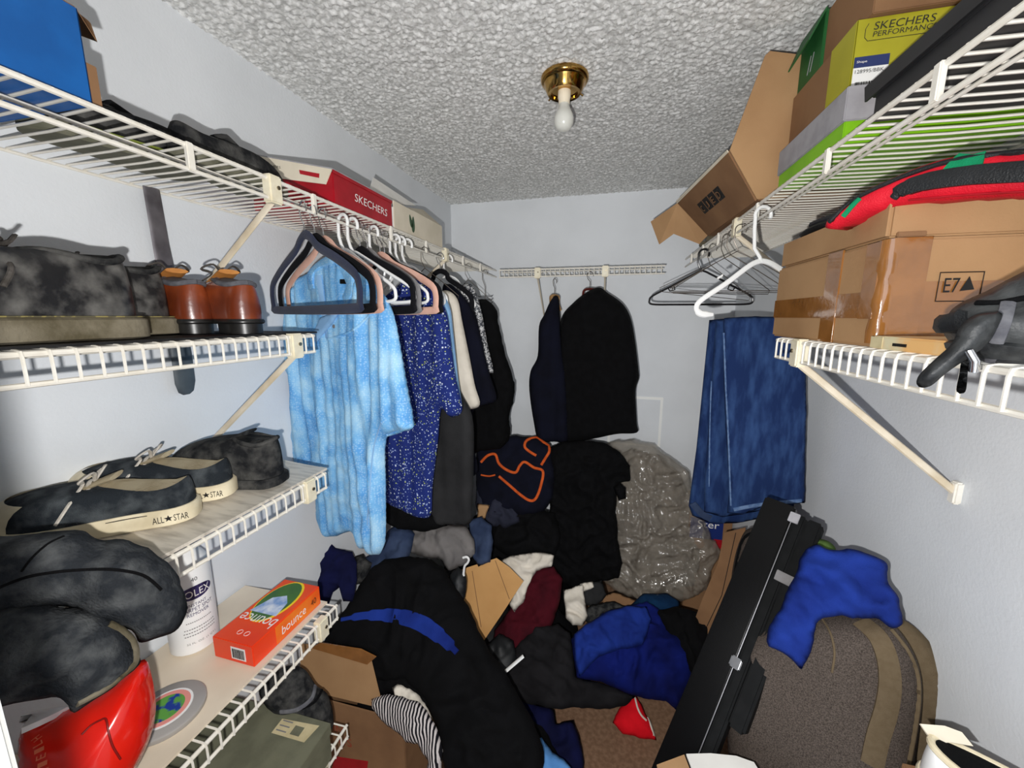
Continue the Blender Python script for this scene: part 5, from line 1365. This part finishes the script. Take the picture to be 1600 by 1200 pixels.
# royal blue cloth thrown over the suitcase
bl = Plane(at(1310, 930, Y=0.90), V((-0.35, -0.72, 0.55)))
garment('blue_cloth', 'royal blue shirt thrown over the top of the tweed suitcase', 'shirt',
    [(1254, 868), (1275, 852), (1296, 858), (1330, 858), (1370, 868), (1386, 884), (1388, 912), (1404, 930), (1408, 950), (1410, 975), (1395, 984), (1370, 968), (1340, 966), (1300, 962), (1276, 972), (1270, 1000), (1262, 1030), (1254, 1046), (1236, 1030), (1210, 1014), (1199, 1008), (1202, 985), (1218, 950), (1238, 910), (1246, 885)], bl, 0.035, m_royal, R=0.04, res=0.008, back=0.6, fold=(65, 14, 4, 0.020), crumple=(11, 0.022), jitter=0.005, seed=55)
gp = Plane(at(1285, 852, Y=1.05), V((-0.3, -0.8, 0.4)))
garment('green_cloth', 'dull green cloth peeping out behind the royal blue shirt', 'cloth', [(1255, 850), (1275, 842), (1295, 846), (1306, 860), (1290, 875), (1262, 870)], gp, 0.015, cloth('dull_green_cloth', rgb(86, 112, 56), rgb(70, 94, 46), 20), R=0.03, res=0.01, seed=56)

# ------------------------------------------------------------------ the heap of clothes on the floor
HP = 'clothes heaped on the floor'
def heap(name, label, cat, px, u, v, Y=None, Z=None, tilt=40, yaw=0, thick=0.05, mat=None, **k):
    if Z is not None: Y = at(u, v, Z=Z).y
    k.setdefault('R', 0.06); k.setdefault('res', 0.012); k.setdefault('back', 0.9)
    k.setdefault('crumple', (11, 0.026)); k.setdefault('jitter', 0.005)
    thick *= 0.7; k.setdefault('sharp', True)
    return garment(name, label, cat, px, tplane(u, v, Y, tilt, yaw), thick, mat, HP, **k)

# the clothes that lie underneath, against the end wall and the left wall
FP = Plane((0, 0, 0.01), (0, 0, 1))
def mound(name, label, xy, h, mat, R_, seed):
    garment(name, label, 'clothes', [(x, y, 0.01) for x, y in xy], FP, h, mat, HP, R=R_, res=0.03, back=0.02, crumple=(5, 0.05), jitter=0.01, seed=seed, sharp=True)
mound('clothes_mound', 'dark mound of clothes under the navy bag at the end wall', [(-0.95, 1.95), (-0.60, 1.88), (-0.20, 1.98), (-0.12, 2.20), (-0.15, 2.42), (-0.95, 2.42)], 0.50, m_black, 0.30, 201)
mound('clothes_mound', 'dark mound of clothes under the grey shorts and denim', [(-0.96, 1.36), (-0.60, 1.38), (-0.40, 1.50), (-0.42, 1.80), (-0.60, 1.90), (-0.96, 1.92)], 0.42, m_charcoal, 0.26, 202)
mound('clothes_mound', 'low dark mound of clothes under the maroon shirt', [(-0.52, 1.42), (-0.20, 1.44), (-0.02, 1.66), (-0.10, 1.95), (-0.42, 1.92), (-0.52, 1.70)], 0.20, m_black, 0.16, 203)
mound('clothes_mound', 'dark mound of clothes in the floor carton under the black jacket', [(-0.86, 0.97), (-0.60, 0.97), (-0.58, 1.28), (-0.86, 1.28)], 0.47, m_black, 0.10, 204)
mound('clothes_mound', 'low dark mound of clothes beneath the hem of the black jacket', [(-0.42, 0.98), (-0.10, 0.95), (-0.08, 1.20), (-0.22, 1.36), (-0.44, 1.34)], 0.22, m_black, 0.14, 205)
# clear bag by the end wall, with something pale inside
heap('stuffed_sack', 'dull grey-brown stuffing inside the clear plastic bag', 'sack', [(955, 720), (985, 700), (1030, 712), (1062, 740), (1085, 800), (1100, 860), (1085, 915), (1020, 925), (960, 915), (945, 850), (945, 770)], 1020, 810, Y=2.16, tilt=8, thick=0.09, mat=m_grime, back=0.9, R=0.12, seed=60, res=0.016)
heap('plastic_bag', 'large crinkled clear plastic bag standing against the end wall', 'bag', [(930, 700), (960, 688), (990, 686), (1020, 694), (1045, 712), (1060, 722), (1078, 738), (1082, 770), (1095, 800), (1112, 838), (1128, 862), (1112, 890), (1108, 920), (1075, 938), (1030, 944), (990, 936), (958, 922), (935, 900), (935, 800)], 1020, 810, Y=2.06, tilt=14, thick=0.11, mat=m_clear, back=1.2, R=0.14, crumple=(9, 0.045), fold=(35, 8, 3, 0.02), res=0.009, jitter=0.01, seed=61)
# black clothes hung low and heaped at the middle of the end wall
heap('black_dress', 'long black garment hanging down in front of the clear bag', 'clothes', [(858, 700), (880, 690), (920, 688), (945, 692), (968, 706), (984, 728), (984, 752), (966, 756), (962, 800), (966, 850), (972, 880), (966, 905), (940, 908), (908, 924), (892, 915), (870, 905), (856, 896), (862, 840), (858, 780)], 915, 800, Y=1.92, tilt=10, thick=0.05, mat=m_blackwool, fold=(0, 9, 1.5, 0.02), seed=62)
heap('knitted_hat', 'small black hat stuck on the edge of the clear bag', 'hat', [(958, 762), (968, 754), (978, 762), (977, 780), (966, 782)], 968, 768, Y=1.90, tilt=10, thick=0.02, mat=m_black, seed=63, R=0.02)
bagh = heap('tote_bag', 'dark navy fabric bag with an orange cord trim beneath the coats', 'bag', [(744, 700), (770, 684), (800, 680), (840, 684), (862, 700), (868, 740), (862, 780), (850, 800), (820, 806), (790, 800), (770, 818), (752, 800), (744, 760)], 808, 745, Y=1.92, tilt=22, thick=0.07, mat=m_navycloth, seed=64, crumple=(8, 0.01))
m_cord = cloth('orange_cord', rgb(208, 92, 40), rgb(186, 76, 30), 40)
surf_strip('orange_trim', bagh, [(752, 722), (762, 712), (774, 710), (780, 724), (792, 734), (806, 738), (812, 728), (820, 722), (834, 730), (848, 736), (846, 756), (838, 778), (828, 782), (812, 772), (796, 758), (780, 744)], 0.013, m_cord, bagh, t=0.008, n=8)
surf_strip('orange_loop', bagh, [(838, 712), (828, 706), (820, 698), (824, 688), (840, 684), (854, 690), (858, 704), (852, 716), (846, 726)], 0.013, m_cord, bagh, t=0.008, n=8)
surf_strip('orange_tie', bagh, [(752, 742), (764, 744), (774, 742)], 0.008, m_cord, bagh, t=0.006)
heap('dark_jumper', 'dark slate jumper under the navy bag', 'clothes', [(744, 760), (775, 770), (806, 790), (812, 815), (790, 825), (765, 822), (744, 800)], 775, 795, Y=1.84, tilt=35, thick=0.05, mat=cloth('slate_cloth', rgb(44, 46, 60), rgb(36, 38, 50), 10), seed=65)
heap('black_jumper', 'black jumper heaped below the navy bag', 'clothes', [(765, 820), (790, 802), (830, 796), (868, 800), (876, 840), (868, 868), (830, 866), (800, 872), (785, 864), (768, 850)], 825, 835, Y=1.82, tilt=35, thick=0.07, mat=m_black, seed=66)
# cartons and clothes under the hanging shirts
heap('tan_scrap', 'small tan cardboard scrap between the shirts and the navy bag', 'cardboard', [(746, 786), (764, 790), (758, 812), (745, 810)], 754, 800, Y=1.75, tilt=20, thick=0.003, mat=m_card, crumple=None, R=0.01, res=0.01, seed=67)
heap('dark_trousers', 'black trousers below the hem of the speckled shirt', 'trousers', [(596, 780), (640, 784), (690, 802), (700, 822), (660, 832), (620, 826), (598, 812)], 650, 808, Y=1.38, tilt=30, thick=0.04, mat=m_black, seed=68)
heap('grey_shorts', 'crumpled grey cotton shorts on top of the denim', 'shorts', [(628, 840), (650, 822), (690, 818), (728, 822), (740, 842), (742, 866), (728, 880), (712, 888), (700, 892), (686, 872), (664, 870), (640, 864)], 688, 850, Y=1.42, tilt=42, thick=0.05, mat=m_grey, fold=(20, 14, 4, 0.02), seed=69)
heap('denim_trousers', 'dark denim heaped under the light blue polo', 'jeans', [(556, 880), (580, 866), (604, 830), (632, 812), (648, 834), (640, 868), (636, 890), (600, 900), (570, 900)], 604, 862, Y=1.32, tilt=40, thick=0.05, mat=m_denim2, seed=70)
heap('denim_trousers', 'dark denim leg hanging beside the grey shorts', 'jeans', [(732, 812), (752, 808), (768, 822), (770, 850), (766, 878), (748, 886), (736, 866)], 752, 846, Y=1.55, tilt=25, thick=0.04, mat=m_denim2, seed=71)
heap('navy_shorts', 'navy bundle of clothes against the wall by the lowest shelf', 'clothes', [(492, 880), (506, 852), (514, 846), (524, 856), (550, 862), (556, 880), (558, 905), (550, 938), (536, 940), (530, 918), (522, 926), (514, 945), (502, 940), (496, 910)], 525, 896, Y=1.12, tilt=30, thick=0.04, mat=m_navy2, seed=72)
heap('green_trainer', 'dark trainer with a lime patch behind the navy bundle', 'shoe', [(548, 872), (566, 866), (580, 880), (576, 910), (556, 914)], 562, 890, Y=1.22, tilt=30, thick=0.03, mat=m_darksuede, seed=73)

# open carton on the floor under the lowest shelf, overflowing with black clothes
t = thing('floor_carton', 'open brown carton on the floor overflowing with black clothes', 'box', (-0.62, 1.05, 0))
fy, xa, xb, zt = 0.93, -0.90, -0.585, 0.475
MB().panel([(xa, fy, 0.0), (xb, fy, 0.0), (xb, fy, zt), (xa, fy, zt)], 0.005).build('front_panel', m_card2, t)
MB().panel([(xb, fy, 0.0), (xb + 0.02, 1.33, 0.0), (xb + 0.02, 1.33, zt), (xb, fy, zt)], 0.005).build('side_panel', m_card2, t)
MB().panel([(xa, fy, 0.0), (xa, 1.33, 0.0), (xa, 1.33, zt), (xa, fy, zt)], 0.005).build('side_panel', m_card2, t)
MB().panel([(xa, 1.33, 0.0), (xb + 0.02, 1.33, 0.0), (xb + 0.02, 1.33, zt), (xa, 1.33, zt)], 0.005).build('back_panel', m_card2, t)
MB().panel([(xa, fy, 0.004), (xb, fy, 0.004), (xb + 0.02, 1.33, 0.004), (xa, 1.33, 0.004)], 0.005).build('bottom_panel', m_card2, t)
ffl = Plane((-0.7, fy - 0.004, zt), (0.1, -0.98, 0.2))
fq = [at(470, 1075, Y=fy - 0.005), at(598, 1106, Y=fy - 0.005), at(578, 1024, Y=fy + 0.01), at(560, 1016, Y=fy + 0.01), at(470, 1006, Y=fy + 0.01)]
MB().panel(fq, 0.005).build('front_flap', m_card, t)
fs_ = [at(588, 1026, Y=fy + 0.004), at(564, 1014, Y=fy + 0.004), at(500, 1004, Y=fy + 0.004), at(486, 1012, Y=fy + 0.004), at(574, 1038, Y=fy + 0.004)]
MB().panel(fs_, 0.003).build('tape', m_tape, t)
sf = [(xb + 0.003, fy, zt), (xb + 0.12, fy + 0.0, zt - 0.14), (xb + 0.14, 1.26, zt - 0.14), (xb + 0.022, 1.32, zt)]
MB().panel(sf, 0.005).build('side_flap', m_card, t)
lettering('IN', 'red_lettering', t, m_redink, at(522, 1142, Y=fy - 0.004), (1, 0, 0), (0, 0, 1), 0.028, 0.035)
lettering('US', 'red_lettering', t, m_redink, at(530, 1162, Y=fy - 0.004), (1, 0, 0), (0, 0, 1), 0.034, 0.05)
MB().panel([at(522, 1182, Y=fy - 0.004), at(575, 1190, Y=fy - 0.004), at(570, 1230, Y=fy - 0.004), at(515, 1225, Y=fy - 0.004)], 0.002).build('red_print', m_redbox, t)
heap('striped_shirt', 'black and white striped shirt spilling out of the floor carton', 'shirt', [(580, 1092), (592, 1084), (620, 1086), (650, 1096), (668, 1110), (684, 1140), (692, 1175), (690, 1230), (664, 1230), (668, 1190), (652, 1162), (634, 1158), (610, 1136), (592, 1126), (582, 1108)], 635, 1125, Y=0.905, tilt=40, thick=0.035, mat=m_stripe, res=0.008, crumple=(12, 0.008), seed=75)
heap('black_shirt', 'black shirt filling the mouth of the floor carton', 'shirt', [(562, 1012), (600, 1026), (650, 1056), (680, 1100), (660, 1110), (636, 1092), (604, 1082), (580, 1092), (572, 1052)], 620, 1060, Y=1.02, tilt=45, thick=0.04, mat=m_black, seed=175)
heap('cream_towel', 'cream cloth tucked between the black coat and striped shirt', 'cloth', [(612, 1076), (620, 1068), (640, 1076), (664, 1098), (676, 1122), (664, 1126), (640, 1104), (620, 1094)], 642, 1096, Y=0.955, tilt=40, thick=0.02, mat=m_white, R=0.02, res=0.008, seed=76)
coatb = heap('black_jacket', 'big black jacket with a royal blue stripe over the floor carton', 'jacket', [(505, 1004), (515, 980), (545, 945), (560, 916), (580, 888), (600, 874), (640, 870), (675, 874), (694, 890), (712, 918), (734, 950), (748, 985), (764, 1015), (790, 1050), (810, 1085), (836, 1130), (850, 1175), (846, 1230), (700, 1230), (690, 1180), (680, 1130), (660, 1090), (632, 1062), (610, 1066), (580, 1062), (570, 1030), (545, 1014)], 680, 1010, Y=1.10, tilt=42, yaw=12, thick=0.10, mat=m_black, R=0.12, crumple=(6, 0.030), fold=(-60, 9, 2, 0.024), res=0.011, seed=77)
m_roystripe = m_royal
surf_strip('blue_stripe', coatb, [(534, 968), (570, 962), (615, 962), (655, 972), (690, 996), (714, 1020)], 0.05, m_roystripe, coatb, t=0.006, n=8, widths=[0.012, 0.024, 0.034, 0.042, 0.048, 0.050, 0.046, 0.036, 0.018])
heap('black_glove', 'dark knitted hat beside the tan cardboard flap', 'hat', [(700, 896), (716, 886), (728, 898), (728, 925), (722, 945), (708, 930)], 714, 915, Y=1.28, tilt=40, thick=0.03, mat=m_black_nylon, seed=78, R=0.03)
# stray hook of a hanger lying in the heap
t = thing('clothes_hanger', 'white hanger hook sticking out of the heap by the tan cardboard', 'hanger', at(728, 880, Y=1.30))
b0 = at(728, 878, Y=1.30)
MB().tube(spline([b0 + V((-0.012, 0, -0.06)), b0 + V((-0.006, 0, -0.02)), b0 + V((0.006, 0, -0.004)), b0 + V((0.012, 0, 0.012)), b0 + V((0.004, 0, 0.022)), b0 + V((-0.012, 0, 0.016))], 5), 0.0045, 8).build('hook', m_white_gloss, t)
MB().tube([b0 + V((-0.012, 0, -0.058)), b0 + V((-0.014, 0.004, -0.085))], 0.006, 8).build('neck', m_white_gloss, t)

t = thing('cardboard_flap', 'tan cardboard sheet with fold lines standing in the heap', 'cardboard', at(760, 950, Y=1.45))
cp = tplane(760, 940, 1.45, 35, 10)
MB().panel([cp.hit(u, v) for u, v in ((690, 905), (726, 888), (776, 872), (796, 886), (818, 908), (784, 960), (750, 1010), (730, 960))], 0.005).build('sheet', m_cardtan, t)
for a, b in (((738, 892), (752, 980)), ((774, 876), (796, 936))):
    MB().tube([cp.hit(*a) + cp.n * 0.003, cp.hit(*b) + cp.n * 0.003], 0.0015, 5).build('fold_line', m_card2, t)
heap('white_shirt', 'white cloth trailing between the tan cardboard and maroon cloth', 'cloth', [(782, 874), (810, 866), (846, 862), (866, 868), (862, 884), (838, 892), (826, 912), (818, 940), (804, 956), (796, 944), (806, 915), (796, 892)], 820, 895, Y=1.66, tilt=40, thick=0.025, mat=m_white, R=0.025, res=0.009, seed=80)
heap('maroon_shirt', 'dark maroon shirt lying right of the tan cardboard', 'shirt', [(772, 985), (796, 950), (822, 912), (838, 888), (866, 886), (880, 905), (872, 950), (858, 985), (836, 1000), (812, 1022), (790, 1012), (770, 1004)], 825, 955, Y=1.60, tilt=50, thick=0.05, mat=m_maroon, seed=81)
heap('white_sock', 'crumpled white sock below the long black garment', 'sock', [(880, 922), (900, 916), (912, 912), (914, 940), (918, 962), (910, 978), (894, 978), (884, 965), (882, 944)], 898, 948, Y=1.66, tilt=50, thick=0.025, mat=m_white, R=0.025, res=0.008, seed=82)
heap('white_sock', 'second white sock half hidden under the black garment', 'sock', [(905, 912), (926, 908), (928, 918), (912, 924)], 916, 915, Y=1.74, tilt=50, thick=0.015, mat=m_white, R=0.02, res=0.008, seed=83)
heap('grey_cloth', 'slate grey cloth behind the white sock', 'cloth', [(908, 914), (940, 906), (948, 930), (930, 950), (912, 945)], 928, 928, Y=1.78, tilt=50, thick=0.03, mat=m_charcoal, seed=84)
heap('cardboard_scrap', 'dull cardboard piece under the clear bag', 'cardboard', [(930, 932), (960, 925), (1000, 940), (1000, 948), (950, 948)], 965, 938, Y=1.80, tilt=60, thick=0.004, mat=m_card2, crumple=None, R=0.01, seed=85)
heap('camouflage_cloth', 'dark grey patterned cloth next to the blue shirt', 'cloth', [(905, 960), (925, 945), (960, 940), (985, 950), (960, 965), (920, 975)], 940, 958, Y=1.68, tilt=60, thick=0.03, mat=m_darksuede, seed=86)
heap('teal_cloth', 'teal blue cloth at the foot of the clear bag', 'cloth', [(985, 945), (1005, 928), (1040, 926), (1062, 940), (1060, 965), (1020, 970), (990, 962)], 1025, 948, Y=1.78, tilt=55, thick=0.05, mat=m_teal, seed=87)
heap('black_cloth', 'black cloth between the blue shirt and the long black case', 'clothes', [(1020, 955), (1060, 948), (1095, 958), (1112, 980), (1100, 1020), (1085, 1060), (1050, 1010)], 1070, 995, Y=1.58, tilt=55, thick=0.06, mat=m_black, seed=88)
heap('navy_shirt', 'large deep blue shirt heaped in the middle of the floor', 'shirt', [(892, 1000), (905, 988), (940, 960), (975, 948), (1010, 940), (1032, 955), (1040, 975), (1070, 1000), (1084, 1035), (1080, 1075), (1056, 1110), (1040, 1096), (1010, 1092), (985, 1086), (940, 1066), (902, 1060), (896, 1030)], 985, 1025, Y=1.52, tilt=55, thick=0.11, mat=m_royal2, crumple=(7, 0.036), fold=(30, 9, 3, 0.02), R=0.10, res=0.010, seed=89)
heap('blue_shirt', 'brighter blue shirt on top of the deep blue one', 'shirt', [(896, 992), (912, 978), (946, 956), (984, 946), (1010, 948), (1018, 968), (1010, 992), (1004, 1008), (972, 1014), (936, 1026), (914, 1048), (904, 1056), (898, 1028)], 955, 995, Y=1.50, tilt=55, thick=0.05, mat=m_royal, crumple=(12, 0.020), R=0.05, res=0.009, seed=189)
heap('dark_trousers', 'wrinkled black cotton trousers with fine creases on the floor', 'trousers', [(782, 1040), (806, 1010), (836, 980), (872, 975), (892, 990), (900, 1058), (940, 1068), (975, 1080), (994, 1088), (975, 1104), (945, 1108), (905, 1106), (860, 1108), (830, 1100), (800, 1092), (784, 1070)], 875, 1050, Y=1.42, tilt=62, thick=0.06, mat=m_darkpants, fold=(70, 22, 4, 0.014), crumple=(10, 0.012), res=0.009, seed=90)
heap('dark_cloth', 'dark grey cloth beside the white stick', 'clothes', [(755, 1010), (780, 990), (802, 1000), (808, 1030), (785, 1070), (770, 1050)], 782, 1030, Y=1.38, tilt=55, thick=0.04, mat=m_black_nylon, seed=91)
heap('navy_cloth', 'dark navy cloth on the carpet beside the black jacket', 'clothes', [(780, 1085), (810, 1088), (840, 1102), (866, 1110), (868, 1130), (895, 1126), (905, 1150), (912, 1190), (914, 1240), (820, 1240), (830, 1180), (800, 1130)], 860, 1160, Z=0.12, tilt=65, thick=0.06, mat=m_navy2, seed=92)
heap('sky_blue_cloth', 'sky blue cloth at the bottom edge over the navy cloth', 'cloth', [(832, 1155), (846, 1152), (862, 1175), (880, 1186), (892, 1200), (880, 1240), (800, 1240), (815, 1205), (838, 1188)], 848, 1190, Z=0.26, tilt=60, thick=0.04, mat=m_skyblue, seed=93, res=0.009)
heap('tan_wallet', 'tan leather scrap lying on the carpet by the trousers', 'leather scrap', [(806, 1082), (822, 1090), (836, 1098), (826, 1102), (810, 1096)], 820, 1092, Z=0.16, tilt=70, thick=0.006, mat=m_card2, crumple=None, R=0.01, res=0.008, seed=94)
rc = heap('red_hat', 'bright red hat with a white edge on the bare carpet', 'hat', [(958, 1128), (966, 1108), (984, 1090), (992, 1088), (1004, 1104), (1016, 1128), (1026, 1156), (1000, 1154), (972, 1146)], 990, 1122, Z=0.05, tilt=55, thick=0.045, mat=cloth('bright_red_cloth', rgb(226, 20, 34), rgb(206, 14, 28), 14), R=0.05, res=0.007, crumple=(9, 0.006), seed=95)
surf_strip('white_edge', rc, [(992, 1090), (996, 1106), (1002, 1118), (1010, 1126)], 0.007, m_white, rc, t=0.004)
surf_strip('white_edge', rc, [(1004, 1104), (1014, 1126), (1022, 1150)], 0.010, m_white, rc, t=0.004)
t = thing('white_stick', 'short straight white plastic stick lying on the dark clothes', 'stick', at(796, 1044, Y=1.28))
MB().tube([at(775, 1062, Y=1.17), at(797, 1043, Y=1.20), at(818, 1025, Y=1.23)], 0.0075, 10, flat=0.5).build('bar', m_white_gloss, t)
MB().tube([at(774, 1063, Y=1.168), at(776, 1061, Y=1.172)], 0.0085, 10, flat=0.6).build('end_cap', m_white_gloss, t)
